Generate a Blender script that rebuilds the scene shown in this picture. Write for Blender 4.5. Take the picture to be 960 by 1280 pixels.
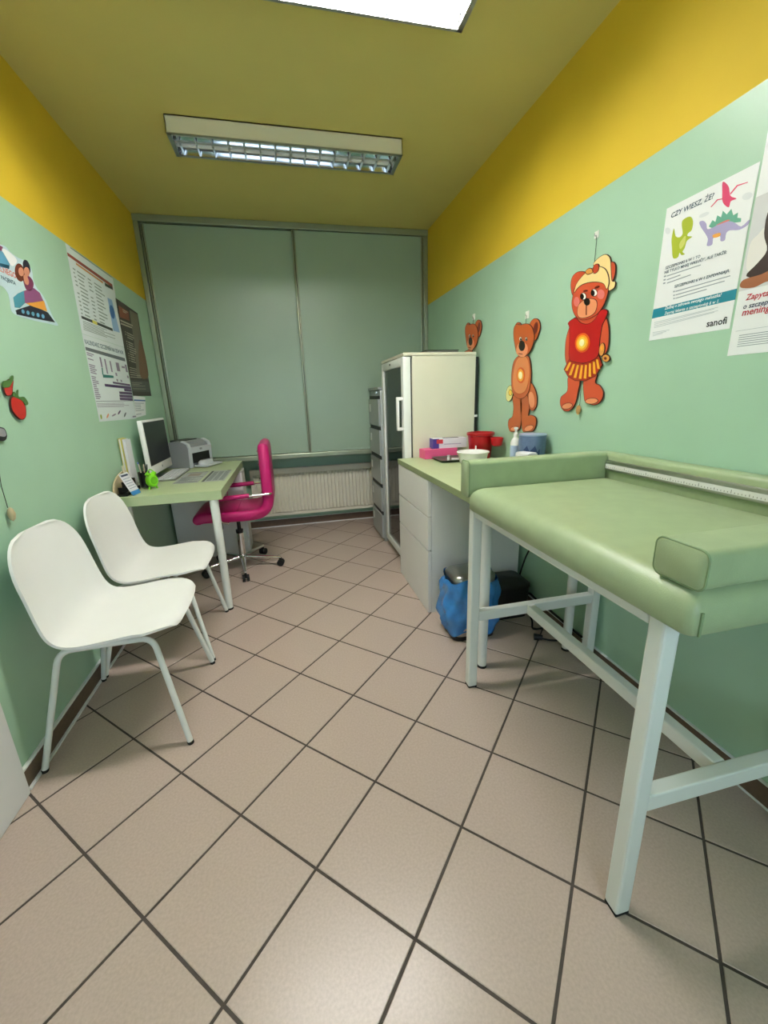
import bpy, bmesh, math, random
from mathutils import Vector, Matrix

# ---------------------------------------------------------------- clear
for o in list(bpy.data.objects):
    bpy.data.objects.remove(o, do_unlink=True)
scene = bpy.context.scene
COL = scene.collection
PI = math.pi

# ---------------------------------------------------------------- camera
YAW, PITCH, ROLL = math.radians(-12.656), math.radians(-15.621), math.radians(-1.905)
FPX = 512.434
def camera_matrix():
    f0 = Vector((-math.sin(YAW), math.cos(YAW), 0)); r0 = Vector((math.cos(YAW), math.sin(YAW), 0)); u0 = Vector((0, 0, 1))
    f = f0 * math.cos(PITCH) + u0 * math.sin(PITCH)
    u = -f0 * math.sin(PITCH) + u0 * math.cos(PITCH)
    r = r0 * math.cos(ROLL) + u * math.sin(ROLL)
    u2 = -r0 * math.sin(ROLL) + u * math.cos(ROLL)
    m = Matrix((r, u2, -f)).transposed().to_4x4()
    m.translation = Vector((0, 0, 1.242))
    return m
cd = bpy.data.cameras.new('camera')
cd.sensor_fit = 'HORIZONTAL'; cd.sensor_width = 36.0; cd.lens = FPX / 960 * 36.0
cd.clip_start = 0.02; cd.clip_end = 200
cam = bpy.data.objects.new('camera', cd); COL.objects.link(cam)
cam.matrix_world = camera_matrix()
scene.camera = cam

# ---------------------------------------------------------------- world, exposure
w = bpy.data.worlds.new('sky'); scene.world = w; w.use_nodes = True
bg = w.node_tree.nodes['Background']
bg.inputs[0].default_value = (0.66, 0.82, 1.0, 1); bg.inputs[1].default_value = 2.9
vs = scene.view_settings
vs.view_transform = 'Standard'; vs.look = 'None'; vs.gamma = 1.0; vs.use_curve_mapping = False
vs.exposure = 0.74
TUBE_RADIANCE = 122.0      # brightness of the lit fluorescent tubes

# ---------------------------------------------------------------- room measures (metres)
XL, XR, YB, YF, ZC, ZL = -0.972, 1.318, 4.17, -1.15, 2.60, 2.019
YP = 3.80                  # front of the built-in cabinet

# ---------------------------------------------------------------- materials
MATS = {}
def lin(c):
    c = c / 255.0
    return c / 12.92 if c <= 0.04045 else ((c + 0.055) / 1.055) ** 2.4
def mat(name, rgb, rough=0.5, metal=0.0, var=0.0, vscale=8.0, bump=0.0, bscale=200.0, spec=0.5, coat=0.0, emit=None, sheen=0.0):
    if name in MATS: return MATS[name]
    m = bpy.data.materials.new(name); m.use_nodes = True
    nt = m.node_tree; b = nt.nodes['Principled BSDF']
    col = (lin(rgb[0]), lin(rgb[1]), lin(rgb[2]), 1)
    b.inputs['Base Color'].default_value = col
    b.inputs['Roughness'].default_value = rough
    b.inputs['Metallic'].default_value = metal
    b.inputs['Specular IOR Level'].default_value = spec
    b.inputs['Coat Weight'].default_value = coat
    if emit:
        b.inputs['Emission Color'].default_value = (*emit[0], 1); b.inputs['Emission Strength'].default_value = emit[1]
    tc = None
    if var or bump:
        tc = nt.nodes.new('ShaderNodeTexCoord')
    if var:
        n = nt.nodes.new('ShaderNodeTexNoise'); n.inputs['Scale'].default_value = vscale; n.inputs['Detail'].default_value = 5
        r = nt.nodes.new('ShaderNodeValToRGB')
        r.color_ramp.elements[0].position = 0.3; r.color_ramp.elements[1].position = 0.7
        r.color_ramp.elements[0].color = (*[max(0, c * (1 - var)) for c in col[:3]], 1)
        r.color_ramp.elements[1].color = (*[min(1, c * (1 + var)) for c in col[:3]], 1)
        nt.links.new(tc.outputs['Object'], n.inputs['Vector']); nt.links.new(n.outputs['Fac'], r.inputs['Fac'])
        nt.links.new(r.outputs['Color'], b.inputs['Base Color'])
    if bump:
        n2 = nt.nodes.new('ShaderNodeTexNoise'); n2.inputs['Scale'].default_value = bscale; n2.inputs['Detail'].default_value = 3
        bp = nt.nodes.new('ShaderNodeBump'); bp.inputs['Strength'].default_value = bump; bp.inputs['Distance'].default_value = 0.002
        nt.links.new(tc.outputs['Object'], n2.inputs['Vector']); nt.links.new(n2.outputs['Fac'], bp.inputs['Height'])
        nt.links.new(bp.outputs['Normal'], b.inputs['Normal'])
    MATS[name] = m
    return m

def glass_mat(name, tint, rough=0.02, solid=0.25, solid_rgb=(60, 75, 75)):
    m = bpy.data.materials.new(name); m.use_nodes = True
    nt = m.node_tree; nt.nodes.clear()
    out = nt.nodes.new('ShaderNodeOutputMaterial')
    tr = nt.nodes.new('ShaderNodeBsdfTransparent'); tr.inputs[0].default_value = (*tint, 1)
    gl = nt.nodes.new('ShaderNodeBsdfGlossy'); gl.inputs['Roughness'].default_value = rough
    fr = nt.nodes.new('ShaderNodeFresnel'); fr.inputs[0].default_value = 1.9
    mx = nt.nodes.new('ShaderNodeMixShader')
    nt.links.new(fr.outputs[0], mx.inputs[0]); nt.links.new(tr.outputs[0], mx.inputs[1]); nt.links.new(gl.outputs[0], mx.inputs[2])
    nt.links.new(mx.outputs[0], out.inputs[0])
    MATS[name] = m
    return m

wall_green = mat('wall_green_paint', (168, 204, 176), 0.36, var=0.03, vscale=3, bump=0.06, bscale=120)
wall_yellow = mat('wall_yellow_paint', (225, 191, 48), 0.75, var=0.03, vscale=3, bump=0.06, bscale=120)
ceil_m = mat('ceiling_paint', (208, 196, 116), 0.7, var=0.03, vscale=2, bump=0.05, bscale=100)
tile_m = mat('floor_tile_beige', (184, 166, 153), 0.30, var=0.08, vscale=140, bump=0.05, bscale=350, spec=0.4)
grout_m = mat('grout_dark', (74, 66, 60), 0.9, var=0.15, vscale=40)
skirt_m = mat('skirting_brown', (104, 84, 68), 0.4, var=0.1, vscale=60)
white_trim = mat('white_trim_paint', (232, 234, 232), 0.45, var=0.02)
door_white = mat('door_white', (228, 228, 226), 0.4, var=0.02)
panel_m = mat('cabinet_panel_green', (152, 175, 154), 0.34, var=0.02, vscale=4, bump=0.03, bscale=60)
alu_m = mat('alu_profile_green', (158, 168, 146), 0.32, metal=0.55)
alu_dark = mat('profile_groove', (52, 58, 46), 0.5)
white_plastic = mat('white_plastic', (240, 240, 237), 0.38, var=0.01)
white_metal = mat('white_metal_paint', (226, 230, 224), 0.32, var=0.015)
cream_metal = mat('cream_metal_paint', (216, 214, 192), 0.38, var=0.02)
chrome = mat('chrome', (225, 225, 225), 0.12, metal=1.0)
steel = mat('brushed_steel', (176, 176, 174), 0.3, metal=1.0, var=0.04, vscale=60)
black_plastic = mat('black_plastic', (18, 18, 19), 0.4)
black_rubber = mat('black_rubber', (14, 14, 14), 0.75)
desk_green = mat('worktop_green_laminate', (176, 190, 146), 0.42, var=0.03, vscale=20)
desk_edge = mat('worktop_edge', (142, 156, 112), 0.45, var=0.02)
white_lam = mat('white_laminate', (234, 234, 230), 0.35, var=0.01)
vinyl = mat('green_vinyl', (158, 176, 136), 0.38, var=0.06, vscale=18, bump=0.18, bscale=420)
vinyl_seam = mat('green_vinyl_seam', (128, 152, 112), 0.5)
magenta = mat('magenta_leatherette', (186, 22, 104), 0.38, var=0.05, vscale=20, bump=0.12, bscale=350)
rad_m = mat('radiator_enamel', (226, 222, 204), 0.35, var=0.01)
grey_metal = mat('filing_grey', (168, 174, 172), 0.4, metal=0.25, var=0.02)
dark_gap = mat('dark_gap', (38, 42, 42), 0.6)
wood_dark = mat('bear_rim', (70, 26, 16), 0.5)

# ---------------------------------------------------------------- mesh helpers
def link(name, me, m, parent=None, smooth=False):
    o = bpy.data.objects.new(name, me); COL.objects.link(o)
    for mm in (m if isinstance(m, (list, tuple)) else [m]):
        me.materials.append(mm)
    if parent is not None: o.parent = parent
    if smooth:
        for p in me.polygons: p.use_smooth = True
    return o
def fin(name, bm, m, parent=None, smooth=False, sharp=None):
    bmesh.ops.recalc_face_normals(bm, faces=bm.faces[:])
    me = bpy.data.meshes.new(name); bm.to_mesh(me); bm.free()
    o = link(name, me, m, parent, smooth)
    if smooth and sharp: me.set_sharp_from_angle(angle=math.radians(sharp))
    return o
def box(bm, x0, x1, y0, y1, z0, z1, bev=0.0, seg=2, mi=0):
    vs_ = [bm.verts.new((x, y, z)) for z in (z0, z1) for y in (y0, y1) for x in (x0, x1)]
    fs = [bm.faces.new([vs_[i] for i in f]) for f in ((0, 2, 3, 1), (4, 5, 7, 6), (0, 1, 5, 4), (2, 6, 7, 3), (0, 4, 6, 2), (1, 3, 7, 5))]
    for f in fs: f.material_index = mi
    if bev:
        es = list({e for f in fs for e in f.edges})
        bmesh.ops.bevel(bm, geom=es, offset=bev, segments=seg, affect='EDGES', profile=0.5)
    return fs
def obox(name, x0, x1, y0, y1, z0, z1, m, parent=None, bev=0.003, seg=2):
    bm = bmesh.new(); box(bm, x0, x1, y0, y1, z0, z1, bev, seg)
    return fin(name, bm, m, parent)
def tube(bm, pts, r, n=10, cap=True, r1=None):
    pts = [Vector(p) for p in pts]; rings = []
    d0 = (pts[1] - pts[0]).normalized()
    up = Vector((0, 0, 1)) if abs(d0.z) < 0.9 else Vector((1, 0, 0))
    a = d0.cross(up).normalized(); b = d0.cross(a).normalized()
    for i, p in enumerate(pts):
        if 0 < i < len(pts) - 1: d = ((pts[i + 1] - p).normalized() + (p - pts[i - 1]).normalized()).normalized()
        elif i == 0: d = d0
        else: d = (p - pts[i - 1]).normalized()
        a = (a - d * a.dot(d)).normalized(); b = d.cross(a).normalized()
        rr = r if r1 is None else r + (r1 - r) * i / (len(pts) - 1)
        rings.append([bm.verts.new(p + (a * math.cos(2 * PI * k / n) + b * math.sin(2 * PI * k / n)) * rr) for k in range(n)])
    for q, s in zip(rings, rings[1:]):
        for k in range(n): bm.faces.new((q[k], q[(k + 1) % n], s[(k + 1) % n], s[k]))
    if cap:
        bm.faces.new(rings[0]); bm.faces.new(list(reversed(rings[-1])))
def otube(name, pts, r, m, parent=None, n=10, r1=None):
    bm = bmesh.new(); tube(bm, pts, r, n, True, r1)
    return fin(name, bm, m, parent, smooth=True, sharp=50)
def lathe(bm, prof, c, n=20, mi=0):
    rings = []
    for r, z in prof:
        rings.append([bm.verts.new((c[0] + r * math.cos(2 * PI * k / n), c[1] + r * math.sin(2 * PI * k / n), c[2] + z)) for k in range(n)] if r > 1e-5 else [bm.verts.new((c[0], c[1], c[2] + z))])
    for a, b in zip(rings, rings[1:]):
        for k in range(n):
            f = None
            if len(a) > 1 and len(b) > 1: f = bm.faces.new((a[k], a[(k + 1) % n], b[(k + 1) % n], b[k]))
            elif len(a) > 1: f = bm.faces.new((a[k], a[(k + 1) % n], b[0]))
            elif len(b) > 1: f = bm.faces.new((a[0], b[(k + 1) % n], b[k]))
            if f: f.material_index = mi
def olathe(name, prof, c, m, parent=None, n=20, sharp=40):
    bm = bmesh.new(); lathe(bm, prof, c, n)
    return fin(name, bm, m, parent, smooth=True, sharp=sharp)
def curve_pts(p, k=4, closed=False):
    p = [Vector(q) for q in p]; n = len(p); o = []
    rng = range(n) if closed else range(n - 1)
    for i in rng:
        if closed: a, b, c, d = p[i - 1], p[i], p[(i + 1) % n], p[(i + 2) % n]
        else: a, b, c, d = p[max(i - 1, 0)], p[i], p[i + 1], p[min(i + 2, n - 1)]
        for j in range(k):
            t = j / k
            o.append(0.5 * (2 * b + (c - a) * t + (2 * a - 5 * b + 4 * c - d) * t * t + (3 * b - a - 3 * c + d) * t ** 3))
    if not closed: o.append(p[-1])
    return o
def bend(p, r, k=4):
    """polyline with rounded corners"""
    p = [Vector(q) for q in p]; o = [p[0]]
    for a, b, c in zip(p, p[1:], p[2:]):
        d0 = (a - b).normalized(); d1 = (c - b).normalized()
        s = b + d0 * r; e = b + d1 * r
        for j in range(k + 1):
            t = j / k; o.append(s * (1 - t) ** 2 + b * 2 * t * (1 - t) + e * t * t)
    o.append(p[-1]); return o
def empty(name, loc=(0, 0, 0)):
    o = bpy.data.objects.new(name, None); COL.objects.link(o); o.location = loc; o.empty_display_size = 0.05
    return o
def tag(o, label, cat, group=None):
    o['label'] = label; o['category'] = cat
    if group: o['group'] = group
    return o
def thing(name, loc, label, cat, group=None):
    """an Empty at the thing's base; parts are built in world coordinates and re-based under it by settle()"""
    return tag(empty(name, loc), label, cat, group)
def settle():
    """keep world coordinates of parts under Empties that were placed at their base"""
    for o in bpy.data.objects:
        if o.parent is not None and o.parent.type == 'EMPTY' and not o.get('_local'):
            o.matrix_parent_inverse = Matrix.Translation(-Vector(o.parent.get('_base', o.parent.location)))
def structure(o):
    o['kind'] = 'structure'; return o
def copy_tree(root, loc, label=None):
    r = root.copy(); COL.objects.link(r); r.location = loc
    if label: r['label'] = label
    off = Vector(root.location)
    for ch in [c for c in bpy.data.objects if c.parent == root]:
        c = ch.copy(); COL.objects.link(c); c.parent = r
        c['_local'] = 1; c.matrix_parent_inverse = Matrix.Translation(-off)
        for g in [x for x in bpy.data.objects if x.parent == ch]:
            d = g.copy(); COL.objects.link(d); d.parent = c
    return r

# ================================================================= ROOM
# floor: grout bed with every tile a piece of its own
bm = bmesh.new(); box(bm, XL, XR, YF, YB, -0.08, -0.002)
floor = structure(fin('floor', bm, grout_m))
TS, TA, TO = 0.305, math.radians(-44.186), Vector((-0.252, 1.065))
du = Vector((math.cos(TA), math.sin(TA))); dv = Vector((-math.sin(TA), math.cos(TA)))
G = 0.0038
def clip(poly):
    for ax, lim, sg in ((0, XL, 1), (0, XR, -1), (1, YF, 1), (1, YB, -1)):
        out = []
        for a, b in zip(poly, poly[1:] + poly[:1]):
            ia, ib = sg * (a[ax] - lim) >= 0, sg * (b[ax] - lim) >= 0
            if ia: out.append(a)
            if ia != ib: out.append(a + (b - a) * ((lim - a[ax]) / (b[ax] - a[ax])))
        poly = out
        if len(poly) < 3: return []
    return poly
def tile_mesh(poly, c):
    bm = bmesh.new(); n = len(poly); q = []
    for p in poly:
        d = (c - p); q.append(p + d.normalized() * 0.0022 if d.length > 0.02 else p)
    lo = [bm.verts.new((p.x - c.x, p.y - c.y, -0.006)) for p in poly]
    mid = [bm.verts.new((p.x - c.x, p.y - c.y, -0.0012)) for p in poly]
    hi = [bm.verts.new((p.x - c.x, p.y - c.y, 0)) for p in q]
    for i in range(n):
        j = (i + 1) % n
        bm.faces.new((lo[i], lo[j], mid[j], mid[i])); bm.faces.new((mid[i], mid[j], hi[j], hi[i]))
    bm.faces.new(hi)
    me = bpy.data.meshes.new('tile'); bm.to_mesh(me); bm.free(); me.materials.append(tile_m)
    return me
full_tile = None
for i in range(-12, 16):
    for j in range(-12, 16):
        o0 = TO + du * (TS * i) + dv * (TS * j)
        quad = [o0 + du * G + dv * G, o0 + du * (TS - G) + dv * G, o0 + du * (TS - G) + dv * (TS - G), o0 + du * G + dv * (TS - G)]
        poly = clip(quad)
        if not poly: continue
        ar = abs(sum(a.x * b.y - a.y * b.x for a, b in zip(poly, poly[1:] + poly[:1]))) / 2
        if ar < 2e-4: continue
        c = sum(poly, Vector((0, 0))) / len(poly)
        whole = all((a - b).length < 1e-6 for a, b in zip(poly, quad)) and len(poly) == 4
        if whole:
            if full_tile is None: full_tile = tile_mesh(poly, c)
            me = full_tile
        else: me = tile_mesh(poly, c)
        t = bpy.data.objects.new('tile', me); COL.objects.link(t); t.parent = floor; t.location = (c.x, c.y, 0)

def side_wall(name, x0, x1, inner, openings=()):
    bm = bmesh.new()
    box(bm, x0, x1, YF - 0.1, YB + 0.1, 0, ZL, mi=0); box(bm, x0, x1, YF - 0.1, YB + 0.1, ZL, ZC, mi=1)
    return structure(fin(name, bm, [wall_green, wall_yellow]))
side_wall('wall_left', XL - 0.1, XL, XL)
side_wall('wall_right', XR, XR + 0.1, XR)
bm = bmesh.new(); box(bm, XL, XR, YB, YB + 0.1, 0, ZL, mi=0); box(bm, XL, XR, YB, YB + 0.1, ZL, ZC, mi=1)
structure(fin('wall_back', bm, [wall_green, wall_yellow]))
# wall behind the viewer, with the daylight window
WX0, WX1, WZ0, WZ1 = -0.55, 0.95, 0.80, 2.15
bm = bmesh.new()
box(bm, XL, XR, YF - 0.1, YF, 0, WZ0, mi=0); box(bm, XL, XR, YF - 0.1, YF, WZ1, ZC, mi=1)
for a, b in ((XL, WX0), (WX1, XR)):
    box(bm, a, b, YF - 0.1, YF, WZ0, ZL, mi=0); box(bm, a, b, YF - 0.1, YF, max(ZL, WZ0), WZ1, mi=1)
structure(fin('wall_front', bm, [wall_green, wall_yellow]))
win = structure(empty('window_1', ((WX0 + WX1) / 2, YF - 0.06, WZ0)))
for a, b, c, d in ((WX0, WX1, WZ0, WZ0 + 0.06), (WX0, WX1, WZ1 - 0.06, WZ1), (WX0, WX0 + 0.06, WZ0, WZ1), (WX1 - 0.06, WX1, WZ0, WZ1), ((WX0 + WX1) / 2 - 0.04, (WX0 + WX1) / 2 + 0.04, WZ0, WZ1)):
    obox('window_frame', a, b, YF - 0.09, YF - 0.04, c, d, white_trim, win)
obox('window_sill', WX0 - 0.04, WX1 + 0.04, YF + 0.001, YF + 0.12, WZ0 - 0.03, WZ0, white_trim, win)
bm = bmesh.new(); box(bm, XL - 0.1, XR + 0.1, YF - 0.1, YB + 0.1, ZC, ZC + 0.1)
structure(fin('ceiling', bm, ceil_m))
# daylight enters through the window opening
pl = bpy.data.lights.new('window_portal', 'AREA'); pl.shape = 'RECTANGLE'; pl.size = WX1 - WX0; pl.size_y = WZ1 - WZ0
pl.cycles.is_portal = True
po = bpy.data.objects.new('window_portal', pl); COL.objects.link(po)
po.location = ((WX0 + WX1) / 2, YF - 0.11, (WZ0 + WZ1) / 2); po.rotation_euler = (PI / 2, 0, PI)

# skirting with its light joints
def skirting(name, x0, x1, y0, y1, side):
    bm = bmesh.new(); box(bm, x0, x1, y0, y1, 0.0, 0.075, 0.0015, 1)
    b = structure(fin(name, bm, skirt_m))
    if side == 'x-': a = (x0, x1 + 0.004, y0, y1)
    elif side == 'x+': a = (x0 - 0.003, x1, y0, y1)
    else: a = (x0, x1, y0 - 0.004, y1)
    obox('top_joint', a[0], a[1], a[2], a[3], 0.0752, 0.0835 if side == 'x-' else 0.080, white_trim, b, bev=0.0015)
    if side != 'x+':
        obox('floor_joint', a[0] if side != 'y' else x0, a[1] + (0.006 if side == 'x-' else 0), a[2] - (0.006 if side == 'y' else 0), a[3], 0.0003, 0.009, white_trim, b, bev=0.002)
    else:
        obox('floor_joint', x0 - 0.005, x1, y0, y1, 0.0003, 0.007, white_trim, b, bev=0.002)
    return b
skirting('baseboard_left', XL, XL + 0.009, 1.335, YB, 'x-')
skirting('baseboard_right', XR - 0.009, XR, YF, YB, 'x+')
skirting('baseboard_back', XL + 0.012, XR - 0.012, YB - 0.009, YB, 'y')
# white door on the left wall, its casing just reaching into view
door = structure(empty('door_1', (XL, 0.83, 0)))
for y0, y1, z0, z1, nm in ((1.165, 1.325, 0.001, 2.11, 'door_casing'), (0.335, 0.425, 0.001, 2.11, 'door_casing'), (0.335, 1.325, 2.03, 2.12, 'door_casing')):
    obox(nm, XL + 0.0005, XL + 0.022, y0, y1, z0, z1, door_white, door)
obox('door_leaf', XL + 0.0005, XL + 0.018, 0.43, 1.16, 0.008, 2.025, door_white, door)
otube('door_handle', bend([(XL + 0.018, 0.50, 1.02), (XL + 0.065, 0.50, 1.02), (XL + 0.065, 0.63, 1.02)], 0.015), 0.009, steel, door)
obox('wall_patch', XL + 0.0005, XL + 0.012, 1.326, 1.334, 0.0, 0.085, white_trim, door, bev=0.001)

# ================================================================= BUILT-IN CABINET WITH SLIDING DOORS
cab = thing('sliding_door_cabinet', ((XL + XR) / 2, YP, 0.74), 'built-in wall cabinet with two grey-green sliding doors above the radiator', 'cabinet')
obox('bottom_board', XL + 0.002, XR - 0.002, YP + 0.056, YB - 0.004, 0.742, 0.765, panel_m, cab, bev=0)
obox('top_board', XL + 0.002, XR - 0.002, YP + 0.056, YB - 0.004, ZC - 0.03, ZC - 0.002, panel_m, cab, bev=0)
obox('back_board', XL + 0.002, XR - 0.002, YB - 0.012, YB - 0.004, 0.766, ZC - 0.031, panel_m, cab, bev=0)
obox('top_rail', XL + 0.002, XR - 0.002, YP - 0.005, YP + 0.055, ZC - 0.047, ZC - 0.0015, alu_m, cab, bev=0.004)
obox('bottom_rail', XL + 0.002, XR - 0.002, YP - 0.005, YP + 0.055, 0.738, 0.778, alu_m, cab, bev=0.004)
obox('side_post', XL + 0.002, XL + 0.036, YP, YP + 0.05, 0.779, ZC - 0.048, alu_m, cab, bev=0.004)
obox('side_post', XR - 0.036, XR - 0.002, YP, YP + 0.05, 0.779, ZC - 0.048, alu_m, cab, bev=0.004)
def sliding_door(x0, x1, y):
    d = obox('sliding_door', x0 + 0.012, x1 - 0.012, y, y + 0.010, 0.782, ZC - 0.052, panel_m, cab, bev=0.001)
    for a, b in ((x0, x0 + 0.026), (x1 - 0.026, x1)):
        bm = bmesh.new()
        box(bm, a, b, y - 0.009, y + 0.013, 0.780, ZC - 0.050, 0.003, 2)
        p = fin('edge_profile', bm, alu_m, d, True, 35)
        obox('groove', (a + b) / 2 - 0.003, (a + b) / 2 + 0.003, y - 0.0096, y - 0.0085, 0.785, ZC - 0.056, alu_dark, p, bev=0)
sliding_door(XL + 0.040, 0.200, YP + 0.030)
sliding_door(0.172, XR - 0.040, YP + 0.008)

# ================================================================= RADIATOR
RX0, RX1, RZ0, RZ1, RY = -0.385, 1.02, 0.14, 0.60, 4.055
rad = thing('radiator', ((RX0 + RX1) / 2, RY, RZ0), 'cream ribbed panel radiator on the wall below the sliding-door cabinet', 'radiator')
bm = bmesh.new()
pitch = 0.0355; n = int((RX1 - RX0 - 0.03) / pitch); x = RX0 + 0.015
sec = [(RX0, RY + 0.006)]
for k in range(n):
    for dx, dy in ((0.004, 0.006), (0.0075, -0.014), (0.028, -0.014), (0.0315, 0.006)):
        sec.append((x + k * pitch + dx, RY + dy))
sec.append((RX1, RY + 0.006))
levels = [(RZ0, 0.0), (RZ0 + 0.03, 0.0), (RZ0 + 0.045, 1.0), (RZ1 - 0.06, 1.0), (RZ1 - 0.04, 0.0), (RZ1, 0.0)]
grid = [[bm.verts.new((px_, RY + 0.006 + (py_ - RY - 0.006) * f, z)) for px_, py_ in sec] for z, f in levels]
for a, b in zip(grid, grid[1:]):
    for i in range(len(sec) - 1): bm.faces.new((a[i], a[i + 1], b[i + 1], b[i]))
fin('front_panel', bm, rad_m, rad)
obox('rear_panel', RX0, RX1, RY + 0.055, RY + 0.062, RZ0, RZ1, rad_m, rad, bev=0.001)
for a, b in ((RX0 - 0.004, RX0), (RX1, RX1 + 0.004)): obox('side_cover', a, b, RY + 0.002, RY + 0.066, RZ0 + 0.005, RZ1 + 0.008, rad_m, rad, bev=0.001)
bm = bmesh.new()
for k in range(46):
    xx = RX0 + 0.01 + k * (RX1 - RX0 - 0.02) / 45
    box(bm, xx - 0.004, xx + 0.004, RY + 0.012, RY + 0.055, RZ1 - 0.002, RZ1 + 0.004)
box(bm, RX0, RX1, RY + 0.002, RY + 0.012, RZ1, RZ1 + 0.008); box(bm, RX0, RX1, RY + 0.055, RY + 0.064, RZ1, RZ1 + 0.008)
fin('top_grille', bm, rad_m, rad)
for xx in (RX0 + 0.25, RX1 - 0.25): obox('wall_bracket', xx - 0.015, xx + 0.015, RY + 0.0625, YB - 0.012, RZ0 + 0.05, RZ1 - 0.05, rad_m, rad)
otube('pipe', bend([(RX1 - 0.06, RY + 0.03, RZ0), (RX1 - 0.06, RY + 0.03, 0.06), (RX1 - 0.06, YB - 0.03, 0.06)], 0.03), 0.009, rad_m, rad)

# ================================================================= CEILING LAMPS
lamp_white = mat('lamp_housing', (226, 222, 200), 0.4)
reflector = mat('lamp_reflector', (190, 196, 204), 0.10, metal=1.0)
fin_m = mat('lamp_fin', (214, 216, 214), 0.3, metal=0.8)
tube_off = mat('lamp_tube', (240, 240, 240), 0.25)
tube_on = mat('lamp_tube_lit', (255, 250, 240), 0.4, emit=((1.0, 0.962, 0.915), TUBE_RADIANCE))
def ceiling_lamp(y0, lit, label):
    x0, x1, y1, zb = -0.445, 0.755, y0 + 0.205, 2.523
    L = thing('ceiling_lamp', ((x0 + x1) / 2, (y0 + y1) / 2, zb), label, 'ceiling lamp', 'louvred ceiling lamps')
    ym = (y0 + y1) / 2
    bm = bmesh.new()
    box(bm, x0, x1, y0, y0 + 0.004, zb, ZC - 0.001); box(bm, x0, x1, y1 - 0.004, y1, zb, ZC - 0.001)
    box(bm, x0, x0 + 0.004, y0, y1, zb, ZC - 0.001); box(bm, x1 - 0.004, x1, y0, y1, zb, ZC - 0.001)
    box(bm, x0, x1, y0, y1, ZC - 0.006, ZC - 0.001)
    fin('housing', bm, lamp_white, L)
    bm = bmesh.new()                                   # rim around the louvre
    for a, b, c, d in ((x0, x1, y0 - 0.002, y0 + 0.010), (x0, x1, y1 - 0.010, y1 + 0.002), (x0, x0 + 0.02, y0, y1), (x1 - 0.02, x1, y0, y1)):
        box(bm, a, b, c, d, zb - 0.003, zb + 0.002)
    fin('rim', bm, steel, L)
    hw = (y1 - y0) / 2 - 0.012
    for s in (0, 1):                                   # two parabolic troughs
        ya, yb = (y0 + 0.008, ym - 0.004) if s == 0 else (ym + 0.004, y1 - 0.008)
        bm = bmesh.new(); prev = None
        for k in range(13):
            t = k / 12; yy = ya + (yb - ya) * t; e = 0.002 + 0.020 * (t if s == 0 else 1 - t); zz = zb + e + (0.060 - e) * (1 - (2 * t - 1) ** 4)
            r = [bm.verts.new((x0 + 0.006, yy, zz)), bm.verts.new((x1 - 0.006, yy, zz))]
            if prev: bm.faces.new((prev[0], prev[1], r[1], r[0]))
            prev = r
        fin('reflector', bm, reflector, L, smooth=True)
        yc = (ya + yb) / 2
        tb = otube('fluorescent_tube', [(x0 + 0.02, yc, zb + 0.030), (x1 - 0.02, yc, zb + 0.030)], 0.013, tube_on if lit else tube_off, L, n=12)
        for xx in (x0 + 0.013, x1 - 0.013): obox('lamp_holder', xx - 0.006, xx + 0.006, yc - 0.014, yc + 0.014, zb + 0.010, zb + 0.050, white_plastic, L)
        bm = None
    nf = 15
    me = None
    for k in range(nf):                                # cross blades of the louvre
        xx = x0 + 0.04 + k * (x1 - x0 - 0.08) / (nf - 1)
        if me is None:
            bm = bmesh.new()
            for ya, yb in ((y0 + 0.010, ym - 0.006), (ym + 0.006, y1 - 0.010)):
                v = []
                for sx in (-1, 1):
                    v.append([bm.verts.new((sx * 0.0008, ya, zb)), bm.verts.new((sx * 0.0008, yb, zb)), bm.verts.new((sx * 0.005, yb - 0.008, zb + 0.0165)), bm.verts.new((sx * 0.005, ya + 0.008, zb + 0.0165))])
                bm.faces.new(v[0]); bm.faces.new(v[1])
                for i in range(4): bm.faces.new((v[0][i], v[0][(i + 1) % 4], v[1][(i + 1) % 4], v[1][i]))
            bmesh.ops.recalc_face_normals(bm, faces=bm.faces[:])
            me = bpy.data.meshes.new('louvre_blade'); bm.to_mesh(me); bm.free(); me.materials.append(fin_m)
        o = bpy.data.objects.new('louvre_blade', me); COL.objects.link(o); o.parent = L; o.location = (xx, 0, 0)
    obox('centre_spine', x0 + 0.006, x1 - 0.006, ym - 0.004, ym + 0.004, zb + 0.018, zb + 0.026, fin_m, L, bev=0.001)
    return L
ceiling_lamp(1.592, True, 'lit louvred fluorescent ceiling lamp, the one farther from the sliding-door cabinet')
ceiling_lamp(2.600, False, 'unlit louvred fluorescent ceiling lamp, the one nearer the sliding-door cabinet')

# ================================================================= FILING CABINET
fc = thing('filing_cabinet', (1.0, 3.66, 0), 'tall grey metal filing cabinet with five drawers between fridge and radiator', 'filing cabinet')
bm = bmesh.new(); box(bm, 0.758, 1.29, 3.375, 3.786, 0.0, 1.30, 0.004, 2); fin('body', bm, grey_metal, fc, True, 35)
obox('top_cap', 0.742, 1.29, 3.372, 3.788, 1.302, 1.325, grey_metal, fc)
zs = [0.03, 0.275, 0.52, 0.765, 1.01, 1.262]
for a, b in zip(zs, zs[1:]):
    d = obox('drawer', 0.740, 0.7575, 3.381, 3.781, a + 0.004, b - 0.034, grey_metal, fc, bev=0.003)
    obox('handle_recess', 0.750, 0.7578, 3.385, 3.777, b - 0.032, b - 0.006, dark_gap, d, bev=0.0)
    obox('pull_lip', 0.738, 0.748, 3.381, 3.781, b - 0.040, b - 0.033, grey_metal, d, bev=0.002)
    obox('label_holder', 0.7375, 0.7399, 3.69, 3.745, b - 0.14, b - 0.075, white_metal, d, bev=0.001)
obox('lock', 0.7395, 0.7575, 3.46, 3.485, 1.272, 1.292, chrome, fc)

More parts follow.
